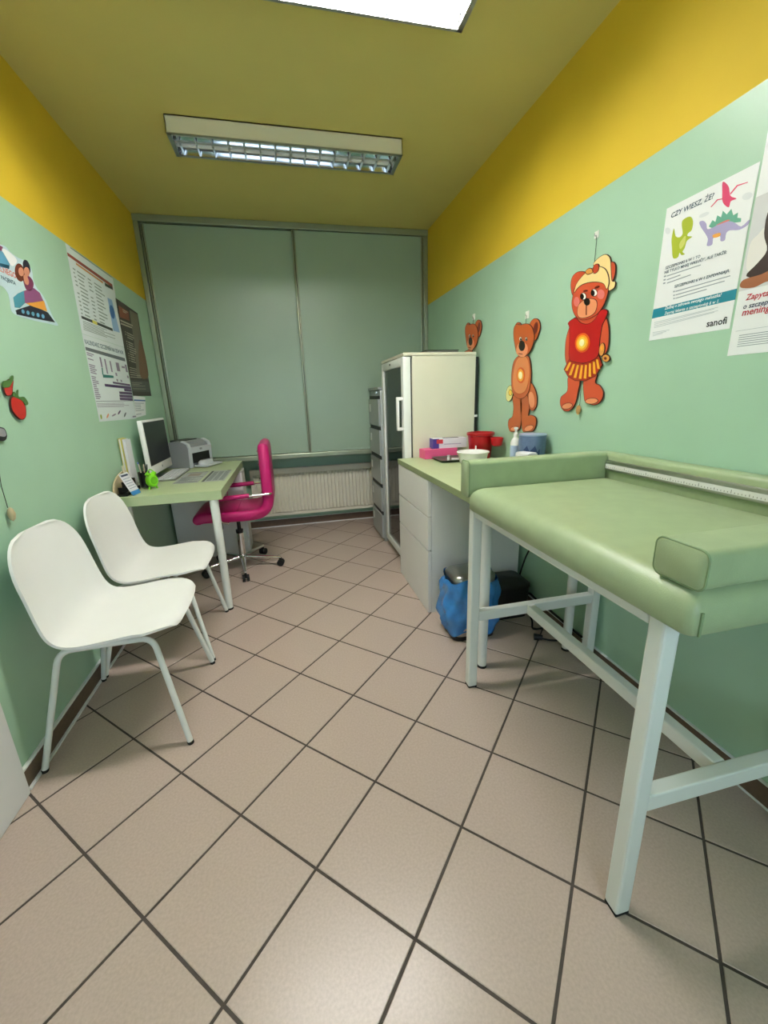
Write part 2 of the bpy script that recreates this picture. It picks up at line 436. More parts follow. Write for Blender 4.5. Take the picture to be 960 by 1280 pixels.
# ================================================================= GLASS-DOOR FRIDGE
FX0, FX1, FY0, FY1, FZ = 0.765, 1.274, 2.705, 3.335, 1.515
fr = thing('fridge', ((FX0 + FX1) / 2, (FY0 + FY1) / 2, 0), 'upright white fridge with a tall glass door beside the green counter', 'fridge')
bm = bmesh.new(); T = 0.035
box(bm, FX0 + 0.062, FX1, FY0, FY0 + T, 0.045, FZ - 0.022, 0.002, 1); box(bm, FX0 + 0.062, FX1, FY1 - T, FY1, 0.045, FZ - 0.022, 0.002, 1)
box(bm, FX0 + 0.062, FX1, FY0 + T, FY1 - T, 0.045, 0.13); box(bm, FX0 + 0.062, FX1, FY0 + T, FY1 - T, FZ - 0.09, FZ - 0.022)
box(bm, FX1 - T, FX1, FY0 + T, FY1 - T, 0.13, FZ - 0.09)
fin('body', bm, cream_metal, fr)
obox('top_cap', FX0 + 0.002, FX1 + 0.002, FY0 - 0.003, FY1 + 0.003, FZ - 0.021, FZ, cream_metal, fr, bev=0.005)
obox('plinth', FX0 + 0.05, FX1, FY0 + 0.01, FY1 - 0.01, 0.0, 0.044, black_plastic, fr)
obox('rear_grille_shade', FX1 + 0.0005, FX1 + 0.024, FY0 + 0.01, FY1 - 0.01, 0.12, FZ - 0.03, black_plastic, fr)  # dark fridge back; its black also stands in for shadow in the wall gap
obox('wall_spacer', FX1 + 0.003, FX1 + 0.024, FY0 + 0.002, FY0 + 0.012, 1.09, 1.105, white_plastic, fr, bev=0.001)
dd = empty('door', (FX0, FY0, 0.05)); dd.parent = fr; dd['_local'] = 1; dd.location = (0, 0, 0)
dz0, dz1 = 0.05, FZ - 0.024
def dpart(nm, *a, **k):
    return obox(nm, *a, fr, **k)
bm = bmesh.new()
box(bm, FX0, FX0 + 0.052, FY0 + 0.001, FY0 + 0.062, dz0, dz1, 0.006, 2); box(bm, FX0, FX0 + 0.052, FY1 - 0.055, FY1 - 0.001, dz0, dz1, 0.006, 2)
box(bm, FX0, FX0 + 0.052, FY0 + 0.055, FY1 - 0.05, dz0, dz0 + 0.055, 0.006, 2); box(bm, FX0, FX0 + 0.052, FY0 + 0.055, FY1 - 0.05, dz1 - 0.055, dz1, 0.006, 2)
bpy.data.objects.remove(dd)
door_f = fin('door', bm, white_metal, fr, True, 35)
fridge_glass = glass_mat('fridge_glass', (0.55, 0.62, 0.60))
obox('pane', FX0 + 0.012, FX0 + 0.017, FY0 + 0.058, FY1 - 0.051, dz0 + 0.05, dz1 - 0.05, fridge_glass, door_f, bev=0)
obox('seal', FX0 + 0.0525, FX0 + 0.0615, FY0 + 0.012, FY0 + 0.03, dz0 + 0.01, dz1 - 0.01, dark_gap, door_f, bev=0)
obox('badge', FX0 - 0.0012, FX0 + 0.0003, 3.04, 3.07, dz1 - 0.03, dz1 - 0.018, black_plastic, door_f, bev=0)
hp = [(FX0 + 0.004, FY0 + 0.03, 1.035), (FX0 - 0.036, FY0 + 0.03, 1.035), (FX0 - 0.036, FY0 + 0.03, 1.225), (FX0 + 0.004, FY0 + 0.03, 1.225)]
bm = bmesh.new()
box(bm, FX0 - 0.042, FX0 - 0.026, FY0 + 0.012, FY0 + 0.046, 1.02, 1.24, 0.005, 2)
for z in (1.02, 1.218): box(bm, FX0 - 0.03, FX0 + 0.001, FY0 + 0.012, FY0 + 0.046, z, z + 0.022, 0.004, 2)
fin('handle', bm, white_plastic, door_f, True, 35)
for z in (0.34, 0.58, 0.82, 1.06, 1.26):
    sh = bmesh.new()
    for k in range(9): tube(sh, [(FX0 + 0.10, FY0 + 0.06 + k * 0.064, z), (FX1 - 0.04, FY0 + 0.06 + k * 0.064, z)], 0.003, 6)
    for xx in (FX0 + 0.10, FX1 - 0.06): tube(sh, [(xx, FY0 + 0.036, z - 0.003), (xx, FY1 - 0.036, z - 0.003)], 0.004, 6)
    fin('shelf', sh, white_metal, fr, True)
fold = thing('document_folder', (1.02, 2.88, FZ), 'dark flat folder lying on top of the fridge', 'folder')
obox('cover', 0.93, 1.16, 2.725, 2.99, FZ + 0.0005, FZ + 0.004, black_plastic, fold, bev=0.001)
obox('papers', 0.935, 1.155, 2.73, 2.985, FZ + 0.0045, FZ + 0.012, mat('folder_paper', (150, 150, 140), 0.8), fold, bev=0.001)
obox('cover', 0.93, 1.16, 2.725, 2.99, FZ + 0.0125, FZ + 0.016, black_plastic, fold, bev=0.001)

# ================================================================= COUNTER + DRAWER UNIT
CT = 0.836
ct = thing('counter_table', (1.01, 2.1, 0), 'green laminate counter on round white legs beside the fridge', 'table')
bm = bmesh.new(); box(bm, 0.712, 1.308, 1.492, 2.695, 0.802, CT, 0.002, 2)
for f in bm.faces: f.material_index = 0 if abs(f.normal.z) > 0.7 else 1
fin('worktop', bm, [desk_green, desk_edge], ct)
def round_leg(x, y, top, parent, r=0.024):
    l = otube('leg', [(x, y, 0.012), (x, y, top)], r * 0.86, white_metal, parent, n=18, r1=r)
    otube('foot', [(x, y, 0.0), (x, y, 0.0118)], r * 0.9, black_rubber, l, n=18)
round_leg(0.795, 1.535, 0.8015, ct); round_leg(1.255, 1.545, 0.8015, ct)
du_ = thing('drawer_unit', (1.0, 2.38, 0), 'white three-drawer unit supporting the green counter', 'drawer unit')
bm = bmesh.new()
box(bm, 0.735, 1.29, 2.075, 2.093, 0.0, 0.800, 0.001, 1); box(bm, 0.735, 1.29, 2.664, 2.682, 0.0, 0.800, 0.001, 1)
box(bm, 0.76, 1.29, 2.093, 2.664, 0.782, 0.800); box(bm, 0.735, 1.29, 2.093, 2.664, 0.02, 0.04); box(bm, 1.28, 1.29, 2.093, 2.664, 0.04, 0.782)
fin('carcass', bm, white_lam, du_)
for a, b in ((0.004, 0.389), (0.397, 0.589), (0.597, 0.799)):
    obox('drawer_front', 0.714, 0.7335, 2.073, 2.684, a, b, white_lam, du_, bev=0.0015)

# ================================================================= EXAMINATION TABLE
et = thing('examination_table', (0.98, 1.0, 0), 'green vinyl baby examination table on a white steel frame', 'examination table')
LX0, LX1, LY0, LY1, LT = 0.670, 1.258, 0.558, 1.448, 0.040
for x, y in ((LX0, LY0), (LX0, LY1 - LT), (LX1, LY0), (LX1, LY1 - LT)):
    l = obox('leg', x, x + LT, y, y + LT, 0.006, 0.818, white_metal, et, bev=0.006)
    obox('foot', x + 0.001, x + LT - 0.001, y + 0.001, y + LT - 0.001, 0.0, 0.0058, black_rubber, l, bev=0.001)
obox('rail', LX0 + 0.002, LX0 + 0.032, LY0 + LT, LY1 - LT, 0.784, 0.817, white_metal, et, bev=0.004)
obox('rail', LX1 + 0.006, LX1 + 0.038, LY0 + LT, LY1 - LT, 0.784, 0.817, white_metal, et, bev=0.004)
for y in (LY0 + 0.004, LY1 - LT + 0.004): obox('rail', LX0 + LT, LX1, y, y + 0.032, 0.784, 0.817, white_metal, et, bev=0.004)
for y in (LY0 + 0.003, LY1 - LT + 0.003): obox('stretcher', LX0 + LT, LX1, y, y + 0.034, 0.322, 0.366, white_metal, et, bev=0.004)
obox('stretcher', 0.932, 0.966, LY0 + 0.037, LY1 - LT + 0.003, 0.323, 0.365, white_metal, et, bev=0.004)
# cushion: a box with strongly rounded upper edges
def cushion(name, x0, x1, y0, y1, z0, z1, r, m, parent, rb=0.006, nx=18, crown=0.0):
    bm = bmesh.new(); rings = []
    def rr(inset, z, rad, lift=0):
        pts = []
        a0, a1, b0, b1 = x0 + inset, x1 - inset, y0 + inset, y1 - inset
        rad = max(rad, 0.002)
        for cx, cy, s in ((a1 - rad, b1 - rad, 0), (a0 + rad, b1 - rad, 1), (a0 + rad, b0 + rad, 2), (a1 - rad, b0 + rad, 3)):
            for k in range(4):
                an = PI / 2 * (s + k / 3); pts.append((cx + rad * math.cos(an), cy + rad * math.sin(an), z))
        return [bm.verts.new(p) for p in pts]
    cr = 0.018
    rings.append(rr(rb, z0, cr)); rings.append(rr(0, z0 + rb, cr))
    for k in range(6):
        t = PI / 2 * k / 5; rings.append(rr(r * (1 - math.cos(t)), z1 - r + r * math.sin(t), cr))
    rings.append(rr(r + 0.06, z1 + crown * 0.6, cr)); rings.append(rr(min((x1 - x0), (y1 - y0)) * 0.42, z1 + crown, cr))
    for a, b in zip(rings, rings[1:]):
        n = len(a)
        for i in range(n): bm.faces.new((a[i], a[(i + 1) % n], b[(i + 1) % n], b[i]))
    bm.faces.new(rings[-1]); bm.faces.new(list(reversed(rings[0])))
    return fin(name, bm, m, parent, True, 60)
pad = cushion('mattress', 0.645, 1.252, 0.492, 1.405, 0.8185, 0.906, 0.046, vinyl, et, crown=0.006)
# seam piping up the near corner of the mattress
otube('seam', [(0.664, 0.4905, 0.823), (0.664, 0.4905, 0.868)], 0.0028, vinyl_seam, pad, n=6)
def bolster_x(name, x0, x1, y0, y1, z0, z1, r, m, parent, axis):
    """rounded bar; axis along x or y, rounded section, flat stitched ends"""
    bm = bmesh.new()
    a0, a1 = (y0, y1) if axis == 'x' else (x0, x1)
    sec = []
    for cx, cz, s in ((a1 - r, z1 - r, 0), (a0 + r, z1 - r, 1), (a0 + r, z0 + r, 2), (a1 - r, z0 + r, 3)):
        for k in range(5):
            an = PI / 2 * (s + k / 4); sec.append((cx + r * math.cos(an), cz + r * math.sin(an)))
    cx, cz = (a0 + a1) / 2, (z0 + z1) / 2
    e0, e1 = (x0, x1) if axis == 'x' else (y0, y1)
    rings = []
    for e, ins in ((e0, 0.005), (e0 + 0.004, 0.0), (e1 - 0.004, 0.0), (e1, 0.005)):
        ring = []
        for a, z in sec:
            k1 = 1 - ins / ((a1 - a0) / 2); k2 = 1 - ins / ((z1 - z0) / 2)
            aa = cx + (a - cx) * k1; zz = cz + (z - cz) * k2
            ring.append(bm.verts.new((e, aa, zz) if axis == 'x' else (aa, e, zz)))
        rings.append(ring)
    for p, q in zip(rings, rings[1:]):
        for i in range(len(sec)): bm.faces.new((p[i], p[(i + 1) % len(sec)], q[(i + 1) % len(sec)], q[i]))
    bm.faces.new(rings[0]); bm.faces.new(list(reversed(rings[-1])))
    o = fin(name, bm, m, parent, True, 40)
    sm = bmesh.new()
    loop = [((e0 + 0.004, a, z) if axis == 'x' else (a, e0 + 0.004, z)) for a, z in sec]
    tube(sm, loop + [loop[0]], 0.0022, 6, cap=False)
    fin('piping', sm, vinyl_seam, o, True)
    return o
bolster_x('end_bolster', 0.655, 1.250, 0.492, 0.595, 0.905, 0.978, 0.016, vinyl, et, 'x')
bolster_x('end_bolster', 0.645, 1.250, 1.4065, 1.478, 0.862, 1.000, 0.016, vinyl, et, 'x')
bolster_x('back_bolster', 1.2535, 1.3145, 0.492, 1.478, 0.835, 0.996, 0.014, vinyl, et, 'y')
rul = obox('measuring_rail', 1.241, 1.2532, 0.60, 1.405, 0.929, 0.970, steel, et, bev=0.003)
obox('scale_strip', 1.2400, 1.2408, 0.60, 1.405, 0.938, 0.956, mat('scale_white', (225, 225, 222), 0.5), rul, bev=0)
bm = bmesh.new()
for k in range(80):
    yy = 0.605 + k * 0.01; h = 0.010 if k % 10 == 0 else (0.007 if k % 5 == 0 else 0.004)
    box(bm, 1.2396, 1.2399, yy, yy + 0.0012, 0.941, 0.941 + h)
fin('scale_marks', bm, black_plastic, rul)

# ================================================================= PEDAL BIN, BLACK BOX, CORD
bn = thing('pedal_bin', (0.87, 1.83, 0), 'steel pedal bin wrapped in a blue plastic bag beneath the counter', 'bin')
def rrect(bm, cx, cy, hx, hy, r, z, n=5, jit=0, rnd=None):
    vsx = []
    for sx, sy, s in ((1, 1, 0), (-1, 1, 1), (-1, -1, 2), (1, -1, 3)):
        for k in range(n):
            an = PI / 2 * (s + k / (n - 1)); d = rnd.uniform(-jit, jit) if rnd else 0
            vsx.append(bm.verts.new((cx + sx * (hx - r) + (r + d) * math.cos(an), cy + sy * (hy - r) + (r + d) * math.sin(an), z + (rnd.uniform(-jit, jit) if rnd else 0))))
    return vsx
def loft(bm, rings, cap0=True, cap1=True):
    for a, b in zip(rings, rings[1:]):
        for i in range(len(a)): bm.faces.new((a[i], a[(i + 1) % len(a)], b[(i + 1) % len(a)], b[i]))
    if cap0: bm.faces.new(list(reversed(rings[0])))
    if cap1: bm.faces.new(rings[-1])
bx, by = 0.864, 1.842
bm = bmesh.new(); loft(bm, [rrect(bm, bx, by, 0.115, 0.088, 0.04, z) for z in (0.022, 0.33)]); fin('body', bm, steel, bn, True, 50)
bm = bmesh.new(); loft(bm, [rrect(bm, bx, by, hx, hy, 0.04, z) for z, hx, hy in ((0.0, 0.118, 0.09), (0.021, 0.12, 0.093))]); fin('base', bm, black_plastic, bn, True, 50)
bm = bmesh.new(); loft(bm, [rrect(bm, bx, by, hx, hy, 0.04, z) for z, hx, hy in ((0.331, 0.117, 0.09), (0.346, 0.116, 0.089), (0.36, 0.104, 0.077), (0.364, 0.06, 0.04))]); fin('lid', bm, steel, bn, True, 50)
obox('pedal', bx - 0.03, bx + 0.03, by - 0.135, by - 0.09, 0.006, 0.018, black_plastic, bn)
bag_m = mat('blue_bag', (56, 132, 204), 0.2, var=0.12, vscale=25, bump=0.5, bscale=45, coat=0.3)
rnd = random.Random(5); bm = bmesh.new(); rings = []
NA = 56
for k in range(15):
    t = k / 14; z = 0.035 + 0.297 * t
    swell = 0.010 + 0.026 * math.sin(PI * min(1, t * 1.02)) * (0.8 + 0.2 * math.cos(3 * t))
    ring = []
    for i in range(NA):
        an = 2 * PI * i / NA
        ca, sa = math.cos(an), math.sin(an); p = 5.0
        rad = (abs(ca / 0.118) ** p + abs(sa / 0.091) ** p) ** (-1 / p)
        wob = 0.006 * math.sin(7 * an + 5 * t) + 0.005 * math.sin(13 * an - 9 * t + 1.3) + 0.004 * math.sin(4 * an + 14 * t) + rnd.uniform(-0.0025, 0.0025)
        damp = 0.25 if k in (0, 14) else 1.0
        zz = z + (0.012 * math.sin(3 * an + 1) + 0.006 * math.sin(8 * an) if k in (0, 14) else 0)
        ring.append(bm.verts.new((bx + (rad + swell + wob * damp * 1.5) * ca, by + (rad + swell * 0.8 + wob * damp * 1.5) * sa, zz)))
    rings.append(ring)
loft(bm, rings, False, False)
fin('bag', bm, bag_m, bn, True)
bb = thing('storage_box', (1.12, 1.97, 0), 'black plastic box on the floor behind the pedal bin', 'box')
bm = bmesh.new(); loft(bm, [rrect(bm, 1.150, 1.965, hx, hy, 0.025, z) for z, hx, hy in ((0.0, 0.10, 0.080), (0.185, 0.108, 0.088))]); fin('body', bm, black_plastic, bb, True, 50)
bm = bmesh.new(); loft(bm, [rrect(bm, 1.150, 1.965, hx, hy, 0.028, z) for z, hx, hy in ((0.186, 0.112, 0.092), (0.205, 0.112, 0.092), (0.228, 0.085, 0.066))]); fin('lid', bm, black_plastic, bb, True, 50)
pc = thing('power_cord', (1.2, 1.63, 0), 'black power cord with plug on the floor under the examination table', 'cord')
otube('cable', curve_pts([(1.306, 1.98, 0.60), (1.298, 1.94, 0.45), (1.285, 2.00, 0.30), (1.28, 2.04, 0.12), (1.28, 1.93, 0.012), (1.24, 1.82, 0.008), (1.20, 1.74, 0.008), (1.26, 1.68, 0.05), (1.278, 1.64, 0.07), (1.28, 1.60, 0.03), (1.27, 1.61, 0.008), (1.22, 1.625, 0.008), (1.185, 1.645, 0.012)], 6), 0.0045, black_rubber, pc, n=8)
otube('plug', [(1.188, 1.643, 0.018), (1.165, 1.655, 0.018), (1.150, 1.662, 0.018)], 0.013, black_plastic, pc, n=12, r1=0.018)
pc2 = thing('extension_cord', (1.29, 1.5, 0), 'black cable running along the skirting behind the examination table', 'cord')
otube('cable', curve_pts([(1.29, 2.02, 0.06), (1.300, 1.96, 0.10), (1.3, 1.90, 0.10), (1.300, 1.82, 0.1), (1.302, 1.72, 0.095), (1.302, 1.60, 0.09), (1.302, 1.50, 0.088)], 6), 0.006, black_rubber, pc2, n=8)

# ================================================================= ITEMS ON THE COUNTER
def prism_box(name, c, hx, hy, z0, z1, ang, m, parent=None, bev=0.002):
    bm = bmesh.new(); box(bm, -hx, hx, -hy, hy, z0, z1, bev, 2)
    bmesh.ops.rotate(bm, verts=bm.verts[:], cent=(0, 0, 0), matrix=Matrix.Rotation(ang, 3, 'Z')); bmesh.ops.translate(bm, verts=bm.verts[:], vec=(c[0], c[1], 0))
    return fin(name, bm, m, parent)
pink_m = mat('pink_card', (226, 92, 140), 0.5, var=0.03); card_w = mat('white_card', (226, 226, 232), 0.55, var=0.02)
purple_m = mat('purple_print', (74, 60, 148), 0.5); redp = mat('red_print', (196, 50, 60), 0.5)
t = thing('cardboard_box', (0.985, 2.635, CT), 'pink cardboard glove box lying on the green counter against the fridge', 'box')
prism_box('carton', (0.985, 2.642), 0.118, 0.052, CT + 0.0005, CT + 0.062, math.radians(4), pink_m, t)
prism_box('opening', (0.985, 2.642), 0.055, 0.020, CT + 0.0621, CT + 0.0626, math.radians(4), mat('opening_dark', (60, 20, 36), 0.8), t, bev=0)
prism_box('printed_label', (0.915, 2.5860), 0.018, 0.0006, CT + 0.012, CT + 0.050, math.radians(4), mat('pink_dark', (190, 60, 110), 0.5), t, bev=0)
t = thing('glove_box', (1.05, 2.65, CT + 0.063), 'white glove carton with purple and red print on top of the pink box', 'box')
prism_box('carton', (1.060, 2.650), 0.118, 0.040, CT + 0.0632, CT + 0.128, math.radians(-3), card_w, t)
bm = bmesh.new(); 
prism_box('purple_end', (0.9413, 2.6562), 0.0008, 0.0402, CT + 0.0635, CT + 0.1278, math.radians(-3), purple_m, t, bev=0)
prism_box('purple_patch', (0.960, 2.6143), 0.020, 0.0007, CT + 0.064, CT + 0.127, math.radians(-3), purple_m, t, bev=0)
prism_box('red_patch', (0.985, 2.6125), 0.022, 0.0009, CT + 0.095, CT + 0.122, math.radians(-3), redp, t, bev=0)
prism_box('print_lines', (1.075, 2.6080), 0.060, 0.0007, CT + 0.088, CT + 0.092, math.radians(-3), mat('mauve_print', (170, 160, 190), 0.6), t, bev=0)
prism_box('opening', (1.075, 2.650), 0.055, 0.018, CT + 0.1281, CT + 0.1286, math.radians(-3), mat('opening_grey', (50, 50, 52), 0.8), t, bev=0)
# dark tray with a vial and a syringe-like tube
tray_m = mat('tray_dark', (112, 118, 108), 0.3, metal=0.6)
t = thing('instrument_tray', (1.02, 2.49, CT), 'dark metal tray lying in front of the pink box on the counter', 'tray')
bm = bmesh.new(); loft(bm, [rrect(bm, 1.012, 2.482, hx, hy, 0.03, z) for z, hx, hy in ((CT + 0.0005, 0.088, 0.088), (CT + 0.014, 0.096, 0.098), (CT + 0.0155, 0.103, 0.104), (CT + 0.0145, 0.098, 0.099), (CT + 0.004, 0.088, 0.088))], True, True)
fin('dish', bm, tray_m, t, True, 40)
v = thing('medicine_vial', (0.985, 2.47, CT), 'small white vial standing on the dark tray', 'vial')
olathe('glass', [(0, 0.0046), (0.009, 0.0046), (0.009, 0.022), (0.006, 0.027), (0.006, 0.031)], (0.988, 2.462, CT), white_plastic, v, n=14)
olathe('cap', [(0.0065, 0.0312), (0.0095, 0.0314), (0.0095, 0.037), (0, 0.037)], (0.988, 2.462, CT), card_w, v, n=14)
v = thing('ointment_tube', (1.03, 2.45, CT), 'white crumpled ointment tube lying on the dark tray', 'tube')
otube('body', [(1.000, 2.440, CT + 0.013), (1.045, 2.425, CT + 0.014)], 0.009, white_plastic, v, n=10, r1=0.006)
otube('cap', [(1.0453, 2.4249, CT + 0.014), (1.057, 2.421, CT + 0.014)], 0.006, card_w, v, n=10)
t = thing('white_bowl', (1.10, 2.30, CT), 'white plastic bowl with a lidded rim between the tray and the red bucket', 'bowl')
olathe('bowl', [(0, 0.0005), (0.070, 0.0005), (0.078, 0.008), (0.090, 0.062), (0.097, 0.066), (0.098, 0.072), (0.094, 0.074), (0.086, 0.066), (0.074, 0.012), (0, 0.010)], (1.085, 2.31, CT), white_plastic, t, n=32)
otube('spout', curve_pts([(1.13, 2.37, CT + 0.074), (1.132, 2.372, CT + 0.085), (1.133, 2.373, CT + 0.098)]), 0.005, white_plastic, t, n=8)
red_m = mat('red_plastic', (170, 14, 22), 0.28, var=0.04)
t = thing('red_bucket', (1.20, 2.48, CT), 'dark red plastic bucket standing against the wall beside the fridge', 'bucket')
RB = (1.212, 2.475, CT)
olathe('pail', [(0, 0.0005), (0.062, 0.0005), (0.066, 0.006), (0.082, 0.150), (0.088, 0.152), (0.089, 0.168), (0.085, 0.170), (0.080, 0.152), (0.062, 0.010), (0, 0.008)], RB, red_m, t, n=28)
bm = bmesh.new()
loft(bm, [[bm.verts.new((RB[0] + 0.052 + rx * math.cos(2 * PI * k / 16) * 0.7 , RB[1] - 0.120 + rx * math.sin(2 * PI * k / 16), CT + z)) for k in range(16)] for z, rx in ((0.090, 0.028), (0.098, 0.044), (0.138, 0.052), (0.143, 0.050), (0.120, 0.040))])
fin('lid_cup', bm, red_m, t, True, 40)
bl_m = mat('blue_grey_pack', (96, 116, 148), 0.35, var=0.1, vscale=40)
t = thing('spray_bottle', (1.22, 2.06, CT), 'white pump bottle with a pale blue label on the counter', 'bottle')
olathe('bottle', [(0, 0.0005), (0.024, 0.0005), (0.026, 0.01), (0.026, 0.145), (0.018, 0.165), (0.011, 0.172), (0.011, 0.18)], (1.21, 2.045, CT), white_plastic, t, n=20)
olathe('label', [(0.0263, 0.03), (0.0263, 0.13)], (1.21, 2.045, CT), mat('pale_blue_label', (176, 196, 226), 0.5), t, n=20)
olathe('pump', [(0.0115, 0.1805), (0.0125, 0.195), (0.006, 0.2), (0.006, 0.215), (0.012, 0.217), (0.012, 0.226), (0, 0.228)], (1.21, 2.045, CT), white_plastic, t, n=16)
t = thing('wipes_tub', (1.24, 1.95, CT), 'blue-grey printed tub of wipes beside the pump bottle', 'tub')
olathe('tub', [(0, 0.0005), (0.066, 0.0005), (0.068, 0.006), (0.068, 0.192), (0, 0.192)], (1.236, 1.925, CT), bl_m, t, n=28)
olathe('lid', [(0.0, 0.2005), (0.066, 0.2005), (0.070, 0.198), (0.070, 0.1925), (0.0, 0.1925)], (1.236, 1.925, CT), mat('pack_lid', (150, 168, 196), 0.35), t, n=28)
bm = bmesh.new(); arc = [(1.236 + 0.0685 * math.cos(a), 1.925 + 0.0685 * math.sin(a)) for a in [math.radians(195 + 11 * k) for k in range(8)]]
lo = [bm.verts.new((x, y, CT + 0.09)) for x, y in arc]; hi = [bm.verts.new((x, y, CT + 0.10 + 0.045 * (0.3 + 0.7 * (k % 3) / 2))) for k, (x, y) in enumerate(arc)]
for k in range(7): bm.faces.new((lo[k], lo[k + 1], hi[k + 1], hi[k]))
fin('printed_wave', bm, mat('pack_dark', (40, 62, 104), 0.4), t)
t = thing('small_carton', (1.17, 1.86, CT), 'small white carton in front of the tub of wipes', 'box')
prism_box('carton', (1.150, 1.835), 0.030, 0.045, CT + 0.0005, CT + 0.116, math.radians(10), card_w, t)
prism_box('flap', (1.150, 1.835), 0.026, 0.041, CT + 0.1162, CT + 0.120, math.radians(18), card_w, t)

# ================================================================= DESK
DT = 0.760; DX0, DX1, DY0, DY1 = XL + 0.004, -0.402, 2.446, 3.695
dk = thing('desk', (-0.69, 3.0, 0), 'pale green desk with round white legs along the left wall', 'desk')
bm = bmesh.new(); box(bm, DX0, DX1, DY0, DY1, 0.706, DT, 0.002, 2)
for f in bm.faces: f.material_index = 0 if abs(f.normal.z) > 0.7 else 1
fin('desktop', bm, [desk_green, mat('desk_edge_pale', (168, 184, 142), 0.45)], dk)
round_leg(-0.452, 2.475, 0.7055, dk, 0.025); round_leg(-0.918, 2.50, 0.7055, dk, 0.025)
pd = thing('desk_pedestal', (-0.65, 3.57, 0), 'white cabinet pedestal under the far end of the green desk', 'cabinet')
bm = bmesh.new(); box(bm, -0.955, -0.412, 3.46, 3.68, 0.0, 0.7045, 0.002, 1); fin('body', bm, white_lam, pd)
obox('door', -0.4115, -0.394, 3.462, 3.678, 0.02, 0.70, white_lam, pd, bev=0.0015)

# items on the desk ------------------------------------------------
t = thing('desk_organiser', (-0.91, 2.58, DT), 'black desk organiser with a curved pale wooden side panel', 'organiser')
wood_pale = mat('pale_wood', (206, 186, 150), 0.5, var=0.06, vscale=30)
out = [(2.470, 0.0), (2.690, 0.0), (2.690, 0.118)] + [(2.690 - 0.220 * math.sin(a), 0.118 * math.cos(a) ** 0.75) for a in [PI / 2 * k / 8 for k in range(1, 8)]]
bm = bmesh.new(); loft(bm, [[bm.verts.new((x, y, DT + 0.0005 + z)) for y, z in out] for x in (-0.962, -0.954)]); fin('side_panel', bm, wood_pale, t)
obox('bottom', -0.9535, -0.892, 2.474, 2.69, DT + 0.0005, DT + 0.008, black_plastic, t, bev=0.001)
for y, h in ((2.53, 0.04), (2.59, 0.062), (2.65, 0.075)): obox('divider', -0.9535, -0.900, y, y + 0.004, DT + 0.0082, DT + h, black_plastic, t, bev=0.001)
obox('front_lip', -0.897, -0.892, 2.474, 2.69, DT + 0.0082, DT + 0.022, black_plastic, t, bev=0.001)
def leaning_card(name, p0, p1, h, tilt, m, parent, th=0.002):
    """upright sheet from p0 to p1 on the desk leaning by tilt (x,y)"""
    bm = bmesh.new(); n = Vector((p1[1] - p0[1], -(p1[0] - p0[0]), 0)).normalized() * th
    base = [Vector((*p0, DT + 0.0006)), Vector((*p1, DT + 0.0006))]
    upv = Vector((tilt[0], tilt[1], h))
    q = [base[0], base[1], base[1] + upv, base[0] + upv]
    loft(bm, [[bm.verts.new(v) for v in q], [bm.verts.new(v + n) for v in q]])
    return fin(name, bm, m, parent)
t = thing('desk_calendar', (-0.86, 2.53, DT), 'white tent calendar with a blue foot leaning on the desk organiser', 'calendar')
p0, p1, tv = Vector((-0.868, 2.476)), Vector((-0.852, 2.560)), Vector((-0.050, 0.0, 0.122))
def card_quad(name, s0, s1, v0, v1, lift, m):
    bm = bmesh.new(); nrm = (Vector((p1.x - p0.x, p1.y - p0.y, 0)).cross(tv)).normalized()
    if nrm.y > 0: nrm = -nrm
    f = lambda s, v_, l: Vector((p0.x + (p1.x - p0.x) * s, p0.y + (p1.y - p0.y) * s, DT + 0.0006)) + tv * v_ + nrm * l
    loft(bm, [[bm.verts.new(f(a, b, l)) for a, b in ((s0, v0), (s1, v0), (s1, v1), (s0, v1))] for l in (lift, lift + 0.0012 if lift == 0 else lift + 0.0004)])
    return fin(name, bm, m, t)
card_quad('sheet', 0, 1, 0, 1, 0, card_w)
card_quad('blue_foot', 0.0, 1.0, 0.0, 0.18, 0.0014, mat('calendar_blue', (58, 132, 196), 0.5))
card_quad('heading', 0.12, 0.88, 0.86, 0.94, 0.0014, mat('calendar_ink', (50, 60, 90), 0.5))
for k in range(5): card_quad('date_row', 0.12, 0.88, 0.30 + k * 0.11, 0.325 + k * 0.11, 0.0014, mat('calendar_grey', (150, 160, 176), 0.6))
green_m = mat('lime_plastic', (120, 205, 20), 0.3, var=0.04)
t = thing('alarm_clock', (-0.80, 2.66, DT), 'lime green alarm clock standing on the desk', 'clock')
CC = Vector((-0.812, 2.652, DT + 0.052))
bm = bmesh.new(); dirv = Vector((0.75, -0.66, 0)).normalized(); prof = [(0.0, -0.022), (0.024, -0.022), (0.031, -0.014), (0.031, 0.014), (0.024, 0.022), (0.0, 0.022)]
lathe(bm, prof, (0, 0, 0), 24); rotm = Vector((0, 0, 1)).rotation_difference(dirv).to_matrix()
bmesh.ops.rotate(bm, verts=bm.verts[:], cent=(0, 0, 0), matrix=rotm); bmesh.ops.scale(bm, verts=bm.verts[:], vec=(1, 1, 1.3)); bmesh.ops.translate(bm, verts=bm.verts[:], vec=CC)
fin('case', bm, green_m, t, True, 50)
side = Vector((0.66, 0.75, 0))
for s in (-1, 1):
    otube('foot', [CC + side * 0.02 * s + Vector((0, 0, -0.036)), CC + side * 0.026 * s + Vector((0, 0, -0.0515))], 0.006, green_m, t, n=8)
    olathe('bell', [(0.016, 0.0), (0.015, 0.008), (0.009, 0.014), (0, 0.016)], CC + side * 0.018 * s + Vector((0, 0, 0.034)), green_m, t, n=14)
otube('handle', curve_pts([CC + side * -0.022 + Vector((0, 0, 0.048)), CC + Vector((0, 0, 0.064)), CC + side * 0.022 + Vector((0, 0, 0.048))]), 0.003, green_m, t, n=8)
